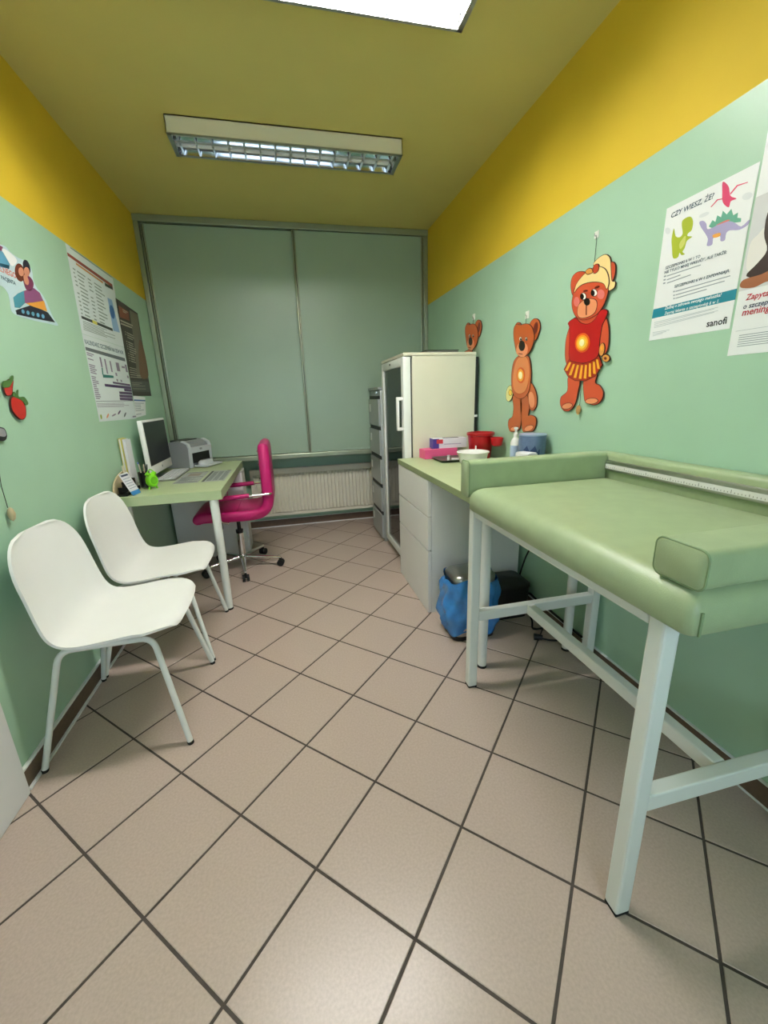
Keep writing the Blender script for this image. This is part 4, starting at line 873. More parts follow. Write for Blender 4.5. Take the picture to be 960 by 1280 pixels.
# ================================================================= WALL ART
ART = {
 'girl': [('ear',[(1.8039,1.6686),(1.8161,1.7067),(1.8084,1.7368),(1.7762,1.7473),(1.7332,1.7382),(1.7127,1.7207),(1.7462,1.7013),(1.7708,1.6757),(1.7871,1.6544)],'bear_red',1,1,1),('ear',[(1.5774,1.7266),(1.5624,1.7274),(1.5486,1.711),(1.5456,1.6826),(1.552,1.6614),(1.5626,1.6563),(1.5781,1.6962)],'bear_red',1,1,1),('arm',[(1.801,1.524),(1.8183,1.4769),(1.8162,1.4072),(1.798,1.366),(1.7729,1.3716),(1.7791,1.4533),(1.7911,1.5255)],'bear_red',1,1,1),('arm',[(1.5697,1.5263),(1.5508,1.4908),(1.5415,1.4462),(1.5426,1.4025),(1.5596,1.382),(1.5772,1.3781),(1.5926,1.408),(1.5945,1.4755),(1.5887,1.5187)],'bear_red',1,1,1),('leg',[(1.7776,1.3082),(1.7762,1.2446),(1.8189,1.2174),(1.8222,1.1836),(1.7963,1.1548),(1.7498,1.1511),(1.7132,1.1831),(1.7006,1.2341),(1.698,1.2979)],'bear_red',1,1,1),('leg',[(1.6674,1.2963),(1.6577,1.216),(1.64,1.1911),(1.5884,1.1792),(1.548,1.1974),(1.5408,1.2325),(1.5644,1.261),(1.594,1.275),(1.5923,1.3102)],'bear_red',1,1,1),('sole',[(1.7284,1.1809),(1.7336,1.1692),(1.7576,1.1601),(1.787,1.159),(1.8042,1.1669),(1.7984,1.1791),(1.7735,1.1881),(1.7446,1.1887)],'bear_pale',2,1,1),('sole',[(1.5638,1.1998),(1.5727,1.1898),(1.5998,1.184),(1.6301,1.186),(1.6451,1.1948),(1.6354,1.2051),(1.6072,1.2107),(1.5778,1.2083)],'bear_pale',2,1,1),('collar',[(1.7738,1.5589),(1.7214,1.5282),(1.674,1.5171),(1.632,1.5288),(1.5985,1.5558),(1.621,1.5683),(1.6707,1.5552),(1.7259,1.5594)],'bear_red',2,1,1),('skirt',[(1.7803,1.388),(1.7323,1.3682),(1.6783,1.3589),(1.6251,1.3663),(1.5891,1.3849),(1.5618,1.3427),(1.5975,1.2988),(1.658,1.2825),(1.7258,1.2866),(1.7797,1.3083),(1.8139,1.3427)],'skirt_red',2,1,0),('skirt_stripe',[(1.776,1.3718),(1.7624,1.3694),(1.7843,1.3343),(1.8025,1.3368)],'skirt_yellow',3,0,0),('skirt_stripe',[(1.7483,1.362),(1.7351,1.3598),(1.7545,1.3121),(1.7722,1.3143)],'skirt_yellow',3,0,0),('skirt_stripe',[(1.7198,1.3561),(1.707,1.3539),(1.7186,1.2989),(1.7358,1.301)],'skirt_yellow',3,0,0),('skirt_stripe',[(1.6925,1.3528),(1.6799,1.3506),(1.683,1.2934),(1.6996,1.2955)],'skirt_yellow',3,0,0),('skirt_stripe',[(1.6662,1.3519),(1.654,1.3498),(1.6512,1.2931),(1.6672,1.2951)],'skirt_yellow',3,0,0),('skirt_stripe',[(1.6413,1.3559),(1.6294,1.3538),(1.6213,1.2988),(1.6368,1.3008)],'skirt_yellow',3,0,0),('skirt_stripe',[(1.619,1.3611),(1.6074,1.359),(1.5947,1.3092),(1.6098,1.3112)],'skirt_yellow',3,0,0),('skirt_stripe',[(1.6011,1.3689),(1.5897,1.3667),(1.572,1.3274),(1.5867,1.3296)],'skirt_yellow',3,0,0),('shirt',[(1.8092,1.5467),(1.7592,1.5593),(1.7223,1.5342),(1.6744,1.52),(1.6324,1.5316),(1.6036,1.5622),(1.5634,1.5519),(1.5693,1.5235),(1.5853,1.4962),(1.5893,1.4414),(1.5891,1.3849),(1.6249,1.3651),(1.6783,1.3589),(1.7373,1.3686),(1.7803,1.388),(1.7891,1.4669),(1.7968,1.5234)],'shirt_red',3,1,1),('sun_disc',[(1.6473,1.436),(1.6632,1.4112),(1.6987,1.4063),(1.7336,1.425),(1.7462,1.4568),(1.7287,1.4818),(1.6925,1.4853),(1.6593,1.4663)],'sun_orange',4,0,1),('sun_disc',[(1.6583,1.4383),(1.6707,1.4185),(1.6981,1.4145),(1.7247,1.4293),(1.7343,1.4543),(1.721,1.4742),(1.6931,1.4773),(1.6675,1.4624)],'sun_amber',5,0,1),('sun_disc',[(1.6693,1.4406),(1.6782,1.4258),(1.6974,1.4228),(1.7159,1.4335),(1.7226,1.4518),(1.7132,1.4666),(1.6938,1.4693),(1.6757,1.4584)],'sun_yellow',6,0,1),('sun_disc',[(1.6805,1.4429),(1.6856,1.434),(1.6967,1.4321),(1.7072,1.4385),(1.7109,1.4493),(1.7056,1.4583),(1.6945,1.46),(1.6841,1.4537)],'sun_pale',7,0,1),('ponytail',[(1.6773,1.7465),(1.6509,1.7655),(1.611,1.7678),(1.5851,1.7516),(1.5743,1.7307),(1.5685,1.7038),(1.5571,1.6601),(1.5392,1.6516),(1.5396,1.6303),(1.5614,1.624),(1.5793,1.6291),(1.5779,1.6652),(1.5963,1.6984),(1.6233,1.7186)],'hair',2,1,1),('head',[(1.7894,1.6566),(1.7929,1.625),(1.7776,1.5864),(1.7493,1.5576),(1.7092,1.5402),(1.6665,1.5386),(1.6181,1.5485),(1.5877,1.5753),(1.5723,1.6092),(1.5713,1.6377),(1.5958,1.6697),(1.6566,1.6928),(1.7186,1.7001),(1.7639,1.6942),(1.7883,1.6768)],'bear_red',4,1,1),('muzzle',[(1.7478,1.5809),(1.7423,1.6089),(1.7073,1.6218),(1.6714,1.6198),(1.6352,1.6066),(1.6232,1.5823),(1.6358,1.5545),(1.6781,1.5452),(1.7198,1.5496),(1.7404,1.5619)],'bear_pale',5,1,1),('cheek',[(1.7382,1.6196),(1.7419,1.6065),(1.7548,1.6033),(1.7697,1.612),(1.7776,1.6277),(1.7737,1.641),(1.7606,1.644),(1.7459,1.6351)],'cheek',5,0,1),('cheek',[(1.5868,1.6161),(1.591,1.6043),(1.6055,1.602),(1.622,1.6109),(1.6306,1.6257),(1.6261,1.6377),(1.6113,1.6396),(1.5951,1.6306)],'cheek',5,0,1),('eye',[(1.6962,1.6324),(1.7006,1.623),(1.7145,1.6216),(1.7299,1.6292),(1.7376,1.6413),(1.733,1.6508),(1.7189,1.652),(1.7037,1.6443)],'white_paint',5,1,1),('eye',[(1.6298,1.6315),(1.634,1.6221),(1.6475,1.6207),(1.6625,1.6283),(1.6701,1.6405),(1.6657,1.65),(1.652,1.6512),(1.6372,1.6435)],'white_paint',5,1,1),('pupil',[(1.7109,1.6344),(1.7133,1.6269),(1.7214,1.6253),(1.7307,1.6306),(1.7355,1.6397),(1.7331,1.6473),(1.7248,1.6488),(1.7157,1.6434)],'black_paint',6,0,1),('pupil',[(1.6452,1.6339),(1.6473,1.6262),(1.6549,1.6245),(1.6635,1.6298),(1.6682,1.639),(1.666,1.6467),(1.6584,1.6483),(1.6498,1.643)],'black_paint',6,0,1),('eyebrow',[(1.6911,1.6547),(1.6936,1.652),(1.7027,1.6513),(1.7133,1.6531),(1.719,1.6564),(1.7165,1.6592),(1.7072,1.6599),(1.6967,1.658)],'brow',6,0,1),('eyebrow',[(1.6215,1.6546),(1.6229,1.651),(1.6313,1.6489),(1.6418,1.6496),(1.6483,1.6527),(1.6468,1.6563),(1.6383,1.6584),(1.6278,1.6576)],'brow',6,0,1),('nose',[(1.6684,1.6053),(1.6724,1.5958),(1.6853,1.5941),(1.6996,1.6013),(1.7069,1.6132),(1.7027,1.6227),(1.6897,1.6242),(1.6755,1.617)],'black_paint',6,0,1),('mouth',[(1.6927,1.5962),(1.6881,1.5952),(1.6824,1.5562),(1.687,1.557)],'brow',6,0,0),('fringe',[(1.7806,1.6635),(1.7718,1.6961),(1.7412,1.718),(1.6985,1.7323),(1.646,1.7337),(1.6029,1.7157),(1.578,1.6859),(1.5682,1.6525),(1.5781,1.6315),(1.5976,1.6555),(1.6367,1.6718),(1.6805,1.6814),(1.7255,1.685),(1.7596,1.6772)],'hair',5,1,1),('bow',[(1.7148,1.735),(1.6936,1.7402),(1.6752,1.7326),(1.6687,1.7174),(1.6942,1.7148),(1.7103,1.7229)],'bow_orange',6,1,1),('bow',[(1.6704,1.7286),(1.6641,1.7429),(1.6432,1.7424),(1.6326,1.7264),(1.6387,1.7122),(1.6591,1.7095)],'bow_red',6,1,1),('flower',[(1.5546,1.4012),(1.5604,1.3835),(1.5727,1.3779),(1.5843,1.3881),(1.5882,1.408),(1.5822,1.4257),(1.5698,1.4309),(1.5585,1.4207)],'bow_orange',4,1,1),('flower',[(1.5211,1.3661),(1.5257,1.3556),(1.5404,1.3523),(1.5569,1.3583),(1.5652,1.3702),(1.5603,1.3809),(1.5453,1.384),(1.5292,1.3778)],'bow_orange',4,1,1),('flower_centre',[(1.5638,1.4093),(1.5648,1.4031),(1.5691,1.4009),(1.5742,1.4041),(1.5772,1.4108),(1.5762,1.417),(1.5719,1.4191),(1.5667,1.4159)],'sun_amber',5,0,1),('flower_centre',[(1.5371,1.367),(1.5386,1.3632),(1.5436,1.362),(1.549,1.3642),(1.5518,1.3684),(1.5503,1.3722),(1.5453,1.3734),(1.5399,1.3712)],'brow',5,0,1)],  # nested discs on the shirt: a glow painted in ever paler colours
 'girl_cord': [(1.6741,1.7537),(1.6746,1.7962),(1.6741,1.8378),(1.6814,1.8583)],
 'girl_pull': [(1.6813,1.2816),(1.6823,1.235),(1.681,1.1782)],
 'girl_bead': (1.681,1.1578),
 'bear': [('ear',[(2.1335,1.5859),(2.112,1.6101),(2.0791,1.6119),(2.0497,1.5971),(2.0344,1.5678),(2.0426,1.5371),(2.0666,1.5056),(2.1011,1.5151)],'bear_brown',1,1,1),('inner_ear',[(2.0547,1.5594),(2.0648,1.54),(2.0802,1.5345),(2.0918,1.5464),(2.0926,1.5687),(2.0822,1.588),(2.0669,1.5931),(2.0556,1.5813)],'brow',2,0,1),('ear',[(2.2848,1.5829),(2.2851,1.6073),(2.2613,1.6222),(2.2283,1.6141),(2.2204,1.5892)],'bear_brown',1,1,1),('arm',[(2.1006,1.2955),(2.053,1.2672),(2.0234,1.219),(2.0225,1.1711),(2.0488,1.1463),(2.0846,1.1538),(2.1028,1.1977),(2.1173,1.2363)],'bear_brown',1,1,1),('paw',[(2.042,1.2045),(2.042,1.1745),(2.0586,1.161),(2.0823,1.1722),(2.099,1.2018),(2.0988,1.2323),(2.0817,1.2453),(2.0583,1.2336)],'bear_pale',2,0,1),('flower',[(2.2684,1.237),(2.2859,1.2051),(2.3171,1.1933),(2.3438,1.2093),(2.3495,1.2439),(2.3309,1.276),(2.2997,1.2867),(2.274,1.2705)],'petal',1,1,1),('flower_centre',[(2.2757,1.2446),(2.2806,1.2322),(2.2951,1.2272),(2.3108,1.2326),(2.3184,1.2453),(2.3133,1.2578),(2.2986,1.2626),(2.2831,1.2571)],'sun_yellow',2,1,1),('leg',[(2.2658,1.2269),(2.2535,1.1624),(2.2598,1.1089),(2.2996,1.0892),(2.3046,1.0522),(2.2746,1.0185),(2.2106,1.0247),(2.1639,1.0601),(2.1767,1.2203)],'bear_brown',2,1,1),('leg',[(2.1778,1.2203),(2.1634,1.1065),(2.1413,1.0324),(2.0963,1.0287),(2.0364,1.0396),(2.0118,1.0796),(2.0204,1.1118),(2.0661,1.1239),(2.091,1.1204),(2.0852,1.1593),(2.1099,1.2252)],'bear_brown',2,1,1),('sole',[(2.1771,1.0452),(2.1867,1.0333),(2.2181,1.0244),(2.2536,1.0238),(2.2718,1.0322),(2.2615,1.0446),(2.2291,1.0533),(2.1944,1.0535)],'bear_pale',3,1,1),('sole',[(2.0349,1.0648),(2.0377,1.0514),(2.0635,1.0375),(2.098,1.0312),(2.1209,1.0366),(2.1177,1.0505),(2.0907,1.0645),(2.0565,1.0702)],'bear_pale',3,1,1),('body',[(2.237,1.4406),(2.2786,1.4109),(2.2926,1.3436),(2.2815,1.268),(2.2485,1.2267),(2.1907,1.2091),(2.138,1.2172),(2.1002,1.2469),(2.0868,1.3056),(2.0941,1.3696),(2.1208,1.4295),(2.1834,1.4409)],'bear_brown',3,1,1),('belly',[(2.2144,1.433),(2.2547,1.3978),(2.2699,1.3252),(2.252,1.2614),(2.1937,1.2375),(2.1316,1.253),(2.1069,1.3065),(2.1097,1.3759),(2.1426,1.4263)],'bear_tan',4,0,1),('sun_disc',[(2.1436,1.3342),(2.1526,1.3046),(2.1813,1.2932),(2.2135,1.3073),(2.2297,1.339),(2.22,1.3692),(2.1905,1.3797),(2.1592,1.3651)],'sun_orange',5,0,1),('sun_disc',[(2.1541,1.3348),(2.1608,1.312),(2.1823,1.3032),(2.2064,1.3141),(2.2186,1.3384),(2.2114,1.3615),(2.1895,1.3698),(2.1659,1.3586)],'sun_amber',6,0,1),('sun_disc',[(2.1667,1.3355),(2.1708,1.3218),(2.1838,1.3166),(2.1982,1.3231),(2.2054,1.3377),(2.2012,1.3515),(2.1881,1.3565),(2.1738,1.3498)],'sun_pale',7,0,1),('head',[(2.2888,1.5671),(2.2845,1.6018),(2.2572,1.6135),(2.2166,1.6033),(2.1702,1.602),(2.1292,1.5913),(2.0953,1.5648),(2.0745,1.5167),(2.0954,1.4659),(2.132,1.4401),(2.1875,1.4305),(2.2409,1.4574),(2.2724,1.5158)],'bear_brown',5,1,1),('muzzle',[(2.2375,1.4979),(2.2448,1.4633),(2.2042,1.4375),(2.1616,1.4318),(2.1313,1.4515),(2.1348,1.4833),(2.1697,1.5058),(2.2119,1.5094)],'bear_pale',6,0,1),('eye',[(2.1917,1.527),(2.1951,1.5192),(2.2053,1.5171),(2.2163,1.522),(2.2216,1.531),(2.2181,1.5388),(2.2078,1.5408),(2.1969,1.5359)],'white_paint',6,1,1),('eye',[(2.1369,1.5198),(2.1397,1.5129),(2.1479,1.5109),(2.157,1.5151),(2.1614,1.5231),(2.1586,1.5301),(2.1503,1.532),(2.1413,1.5277)],'white_paint',6,1,1),('pupil',[(2.1957,1.526),(2.1974,1.5213),(2.2024,1.52),(2.2079,1.5227),(2.2107,1.5279),(2.209,1.5326),(2.2039,1.5339),(2.1985,1.5312)],'black_paint',7,0,1),('pupil',[(2.1408,1.5188),(2.1421,1.5146),(2.1462,1.5133),(2.1507,1.5157),(2.153,1.5204),(2.1517,1.5246),(2.1476,1.5259),(2.1431,1.5235)],'black_paint',7,0,1),('nose',[(2.1565,1.4874),(2.1635,1.4695),(2.1849,1.464),(2.2084,1.4744),(2.2199,1.4948),(2.2125,1.5129),(2.1907,1.5179),(2.1676,1.5073)],'black_paint',7,0,1),('mouth',[(2.175,1.4466),(2.1821,1.4464),(2.1987,1.4489),(2.2152,1.4526),(2.2218,1.4554),(2.2145,1.4556),(2.1977,1.453),(2.1814,1.4493)],'brow',7,0,1)],  # belly discs paint a glow, brightest in the middle
 'bear_cord': [(2.1768,1.5979),(2.176,1.6184),(2.1745,1.6412)],
 'hook1': (1.6816,1.86),
 'hook2': (2.1729,1.6455),
 'berry_small': [('fruit',[(1.788,1.3293),(1.8069,1.3398),(1.8362,1.351),(1.8492,1.3466),(1.8365,1.3235),(1.8183,1.2954),(1.7891,1.2901),(1.7807,1.3071)],'berry',1,1,1),('leaf',[(1.7891,1.339),(1.8214,1.3453),(1.8513,1.3627),(1.8487,1.3491),(1.8156,1.3228),(1.7977,1.3188),(1.7805,1.3193)],'leaf',2,0,1)],
 'berry_big': [('fruit',[(1.8067,1.2803),(1.8346,1.2906),(1.8648,1.2805),(1.8799,1.2542),(1.8753,1.2278),(1.8599,1.2097),(1.8313,1.2056),(1.8054,1.2246),(1.7948,1.2477)],'berry',1,1,1),('leaf',[(1.8233,1.2879),(1.8341,1.3047),(1.8442,1.2968),(1.8615,1.3125),(1.8533,1.2882),(1.8873,1.2869),(1.903,1.2647),(1.8857,1.2568),(1.8684,1.2727),(1.8398,1.283)],'leaf',2,0,1)],
 'grey_orn': [('plate',[(1.7152,1.1837),(1.7271,1.1756),(1.7286,1.1556),(1.7162,1.1416),(1.6956,1.1386),(1.6605,1.1432),(1.6559,1.166),(1.6864,1.1864)],'orn_dark',1,0,1),('face',[(1.7121,1.18),(1.7215,1.1735),(1.7224,1.1575),(1.7092,1.1522),(1.6882,1.1563),(1.6634,1.1583),(1.6694,1.1722),(1.688,1.1815)],'orn_grey',2,0,1)],
 'orn_cord': [(1.6468,1.078),(1.6367,1.0206),(1.6316,0.9917),(1.6326,0.9154)],
 'orn_bead': (1.6284,0.8933),
 'train': [('sheet',[(1.9969,1.8304),(2.0333,1.8342),(2.0583,1.8227),(2.1001,1.8178),(2.1406,1.82),(2.1735,1.8137),(2.1859,1.7895),(2.1788,1.7579),(2.1937,1.7314),(2.2242,1.7153),(2.2496,1.6854),(2.2748,1.6338),(2.3061,1.6039),(2.2151,1.5974),(2.0777,1.5899),(1.9954,1.59),(1.9648,1.6001),(1.9695,1.6353),(1.9713,1.6594),(1.9552,1.6759),(1.9312,1.6796),(1.8504,1.6765),(1.8021,1.6885),(1.8023,1.7328),(1.9046,1.8029)],'sheet_blue',0,0,1),('sky',[(1.9,1.7922),(1.988,1.8097),(2.0178,1.799),(2.0316,1.7761),(1.9978,1.7533),(1.9036,1.7404),(1.8549,1.7451)],'tr_sky',1,0,1),('smoke',[(1.9719,1.8241),(1.9953,1.8266),(2.0119,1.8252),(1.992,1.8061),(1.9607,1.7983)],'tr_plum',1,0,1),('cloud',[(2.0027,1.8175),(2.0344,1.8232),(2.079,1.8135),(2.0847,1.7978),(2.0421,1.7722),(2.0162,1.7951)],'white_print',2,0,1),('hair',[(2.1251,1.7747),(2.111,1.7472),(2.0837,1.7288),(2.0596,1.7301),(2.0525,1.7497),(2.0659,1.7763),(2.0925,1.7949),(2.1172,1.7945)],'tr_hair',2,0,1),('hair',[(2.1775,1.8089),(2.1706,1.7873),(2.1515,1.7722),(2.1318,1.7725),(2.1228,1.7876),(2.1295,1.8086),(2.1481,1.8237),(2.168,1.824)],'tr_dark',2,0,1),('face',[(2.1183,1.774),(2.1109,1.7604),(2.0961,1.7508),(2.0828,1.7509),(2.0786,1.7603),(2.0858,1.7737),(2.1004,1.7833),(2.1139,1.7835)],'tr_skin',3,0,1),('face',[(2.1627,1.7858),(2.1546,1.771),(2.1386,1.7606),(2.1241,1.7607),(2.1195,1.771),(2.1273,1.7856),(2.1431,1.796),(2.1578,1.7962)],'tr_skin',3,0,1),('clothes',[(2.1041,1.7537),(2.1503,1.7655),(2.1749,1.7495),(2.1595,1.7235),(2.1301,1.7056),(2.1012,1.7099)],'tr_plum',2,0,1),('arm',[(2.1079,1.7547),(2.1303,1.764),(2.1409,1.7449),(2.1257,1.7266),(2.1065,1.7292)],'tr_skin',3,0,1),('carriage',[(1.9987,1.6534),(2.0367,1.6757),(2.0849,1.6961),(2.0718,1.6493),(2.0256,1.6221),(1.992,1.6174)],'tr_teal',2,0,0),('carriage',[(2.0849,1.6961),(2.1675,1.7253),(2.2074,1.7155),(2.2214,1.6875),(2.1293,1.6572),(2.0718,1.6493)],'tr_purple',2,0,0),('carriage',[(2.0778,1.6505),(2.1321,1.6634),(2.2261,1.6893),(2.2324,1.6483),(2.1761,1.6474),(2.1033,1.6464)],'tr_orange',3,0,0),('chassis',[(1.9928,1.6081),(2.1033,1.6464),(2.1765,1.6483),(2.2373,1.6452),(2.2816,1.6124),(2.1558,1.6032),(1.9937,1.5932)],'tr_dark',3,0,0),('lettering',[(1.894,1.7425),(1.9669,1.7613),(2.0256,1.7693),(2.0177,1.7554),(1.962,1.7502),(1.8902,1.7336)],'tr_tealdark',3,0,0),('wheel',[(2.0511,1.6162),(2.0493,1.6101),(2.0425,1.6054),(2.0347,1.6049),(2.0305,1.6089),(2.0323,1.615),(2.039,1.6196),(2.0468,1.6201)],'tr_sky',4,0,1),('wheel',[(2.0858,1.6183),(2.084,1.612),(2.077,1.6073),(2.0689,1.6068),(2.0645,1.6108),(2.0663,1.617),(2.0733,1.6218),(2.0813,1.6223)],'tr_sky',4,0,1),('wheel',[(2.122,1.6205),(2.1201,1.6141),(2.1128,1.6092),(2.1044,1.6087),(2.0998,1.6128),(2.1017,1.6191),(2.1089,1.624),(2.1173,1.6246)],'tr_sky',4,0,1),('wheel',[(2.1596,1.6227),(2.1577,1.6162),(2.1501,1.6113),(2.1414,1.6107),(2.1366,1.6149),(2.1385,1.6214),(2.1459,1.6263),(2.1547,1.6269)],'tr_sky',4,0,1),('wheel',[(2.1988,1.6251),(2.1969,1.6184),(2.189,1.6134),(2.1799,1.6128),(2.1749,1.6171),(2.1768,1.6237),(2.1846,1.6287),(2.1937,1.6293)],'tr_sky',4,0,1)],
 'train_text': [('DZIELNEGO',(1.9004,1.727),(2.0539,1.7357),'tr_red','DZIELNEGO',0),('PACJENTA',(1.9509,1.7014),(2.0382,1.7075),'tr_tealdark','PACJENTA',0)],
 'dino': [('sheet',[(1.3464,1.8249),(1.0571,1.8265),(1.0588,1.407),(1.3485,1.41)],'sheet_white',0,0,0),('stegosaurus_plates',[(1.1799,1.7148),(1.1707,1.729),(1.1604,1.7204),(1.1577,1.7365),(1.1446,1.7268),(1.142,1.7427),(1.1282,1.728),(1.1165,1.7379),(1.1074,1.718),(1.0947,1.7203),(1.0937,1.7069),(1.0824,1.7019),(1.0815,1.6923),(1.1035,1.6978),(1.1372,1.7024),(1.1663,1.7051)],'di_green',1,0,0),('stegosaurus',[(1.2147,1.7386),(1.2023,1.7383),(1.1897,1.7258),(1.1837,1.7096),(1.1655,1.7074),(1.1332,1.7107),(1.104,1.7003),(1.078,1.6795),(1.0582,1.6895),(1.0594,1.6776),(1.0819,1.6729),(1.11,1.681),(1.12,1.6762),(1.1207,1.6594),(1.1333,1.661),(1.1378,1.6758),(1.1556,1.6792),(1.1594,1.6744),(1.1595,1.6594),(1.1761,1.6621),(1.176,1.6808),(1.1933,1.7058),(1.2053,1.7211)],'di_lilac',2,0,1),('belly',[(1.1616,1.6861),(1.1394,1.6847),(1.1378,1.6758),(1.1563,1.6769)],'tr_orange',3,0,1),('back_stripe',[(1.1557,1.7104),(1.1253,1.7127),(1.1152,1.7081),(1.144,1.7087)],'di_coral',3,0,1),('tyrannosaurus',[(1.276,1.7667),(1.2518,1.7679),(1.2383,1.7506),(1.2377,1.726),(1.249,1.7204),(1.2503,1.7129),(1.2327,1.7056),(1.2418,1.7022),(1.2508,1.6972),(1.2543,1.6795),(1.2608,1.6707),(1.2503,1.661),(1.2626,1.662),(1.2711,1.6711),(1.2758,1.6587),(1.2941,1.6629),(1.3033,1.6946),(1.31,1.7244),(1.3066,1.7534),(1.2965,1.7282),(1.2796,1.7188),(1.2694,1.7262),(1.2772,1.7513)],'di_lime',2,0,1),('belly',[(1.2677,1.7096),(1.2566,1.715),(1.2565,1.692),(1.2695,1.6815),(1.2764,1.6972)],'di_limepale',3,0,1),('pterosaur',[(1.1569,1.8216),(1.1368,1.8019),(1.1262,1.7743),(1.1064,1.7595),(1.1221,1.7587),(1.126,1.7452),(1.1464,1.7659),(1.1535,1.7948)],'di_pink',2,0,1),('wing',[(1.1285,1.7808),(1.1116,1.7946),(1.0811,1.7893),(1.0808,1.7874),(1.1093,1.7909),(1.1262,1.7771)],'di_pink',2,0,0),('wing',[(1.1478,1.7764),(1.1661,1.7813),(1.1839,1.7683),(1.1818,1.7665),(1.1638,1.7779),(1.1473,1.7738)],'di_pink',2,0,0),('cloud',[(1.0623,1.7534),(1.0622,1.7466),(1.0699,1.7435),(1.0812,1.7461),(1.0892,1.7528),(1.0893,1.7597),(1.0813,1.7627),(1.0701,1.76)],'di_cloud',1,0,1),('cloud',[(1.186,1.7546),(1.1882,1.7504),(1.1986,1.7485),(1.2113,1.7499),(1.2189,1.754),(1.2166,1.7583),(1.2059,1.7602),(1.1933,1.7587)],'di_cloud',1,0,1),('cloud',[(1.3196,1.7507),(1.3214,1.7443),(1.3285,1.7438),(1.3367,1.7495),(1.3413,1.7581),(1.3394,1.7645),(1.3322,1.765),(1.3241,1.7592)],'di_cloud',1,0,1),('band',[(1.3467,1.5141),(1.0578,1.515),(1.0575,1.4856),(1.348,1.4841)],'di_teal',1,0,0)],
 'dino_bars': [[(1.3086,1.613),(1.1867,1.6135),(1.1862,1.6107),(1.308,1.61)],[(1.3065,1.601),(1.2554,1.6028),(1.2549,1.5998),(1.3059,1.598)],[(1.3046,1.5901),(1.2168,1.5933),(1.2163,1.5905),(1.304,1.5871)],[(1.3208,1.615),(1.3119,1.615),(1.3111,1.6108),(1.3201,1.6108)],[(1.3204,1.6039),(1.3114,1.604),(1.3107,1.5997),(1.3196,1.5996)],[(1.32,1.5933),(1.3111,1.5935),(1.3103,1.5892),(1.3193,1.589)],[(1.2652,1.5556),(1.0846,1.5566),(1.0841,1.554),(1.2647,1.5526)],[(1.2632,1.5443),(1.0992,1.5463),(1.0987,1.5437),(1.2627,1.5413)],[(1.2613,1.5336),(1.1528,1.5364),(1.1523,1.5337),(1.2608,1.5306)],[(1.274,1.557),(1.2684,1.5575),(1.2676,1.5533),(1.2733,1.5529)],[(1.2719,1.5451),(1.2663,1.5456),(1.2655,1.5414),(1.2711,1.5409)],[(1.2701,1.5349),(1.2645,1.5354),(1.2637,1.5313),(1.2693,1.5307)]],
 'dino_fine': [[(1.3359,1.4697),(1.1058,1.4755),(1.1055,1.4739),(1.3356,1.4678)],[(1.335,1.464),(1.117,1.4729),(1.1167,1.4713),(1.3346,1.4621)],[(1.334,1.4582),(1.1039,1.4657),(1.1036,1.4641),(1.3337,1.4563)],[(1.333,1.4525),(1.1151,1.4631),(1.1148,1.4614),(1.3327,1.4506)],[(1.3367,1.4369),(1.2672,1.4358),(1.2668,1.4339),(1.3364,1.4349)],[(1.3358,1.4311),(1.2799,1.4323),(1.2796,1.4304),(1.3354,1.4291)],[(1.3348,1.4253),(1.2929,1.4287),(1.2926,1.4268),(1.3344,1.4234)]],
 'dino_text': [('CZY WIESZ, ŻE?',(1.3241,1.7922),(1.178,1.7864),'di_ink','CZY WIESZ, ŻE?',0.15),('SZCZEPIONKI 6 W 1 TO',(1.3182,1.6346),(1.1924,1.6345),'di_ink','SZCZEPIONKI 6 W 1 TO',0),('NIE TYLKO MNIEJ WKŁUĆ!*, ALE TAKŻE:',(1.3197,1.6217),(1.1078,1.6207),'di_ink','NIE TYLKO MNIEJ WKŁUĆ!*, ALE TAKŻE:',0),('SZCZEPIONKI 6 W 1 ZAPEWNIAJĄ:',(1.2714,1.5667),(1.088,1.5659),'di_ink','SZCZEPIONKI 6 W 1 ZAPEWNIAJĄ:',0),('Zadbaj o zdrowie swojego maluszka!',(1.2989,1.502),(1.1013,1.5066),'white_print','Zadbaj o zdrowie swojego maluszka!',0.2),('Zapytaj lekarza o szczepionkę 6 w 1.',(1.2975,1.4856),(1.105,1.4899),'white_print','Zapytaj lekarza o szczepionkę 6 w 1.',0.2),('sanofi',(1.1333,1.4216),(1.0705,1.4244),'ink','sanofi',0)],
 'photo': [('sheet',[(1.051,1.329),(0.63,1.329),(0.63,1.925),(1.051,1.925)],'sheet_white',0,0,0),('photo_area',[(1.051,1.5048),(0.63,1.5048),(0.63,1.74),(1.051,1.74)],'ph_grey',1,0,0),('pillow',[(1.0429,1.6237),(1.0269,1.6414),(1.0014,1.6551),(0.9756,1.5937),(0.9844,1.5695),(1.0143,1.5526),(1.041,1.5621)],'ph_pillow',2,0,1),('hair',[(1.0049,1.6956),(1.0101,1.6403),(0.9941,1.5949),(1.0125,1.5684),(1.0371,1.542),(0.9759,1.5264),(0.9195,1.5509),(0.9396,1.6502)],'ph_hair',3,0,1),('arm',[(1.0474,1.5155),(1.0432,1.5339),(0.9966,1.5363),(0.9609,1.5428),(0.9139,1.5235),(0.9102,1.5052),(0.9735,1.5143),(1.0102,1.5068)],'ph_skin',4,0,1)],
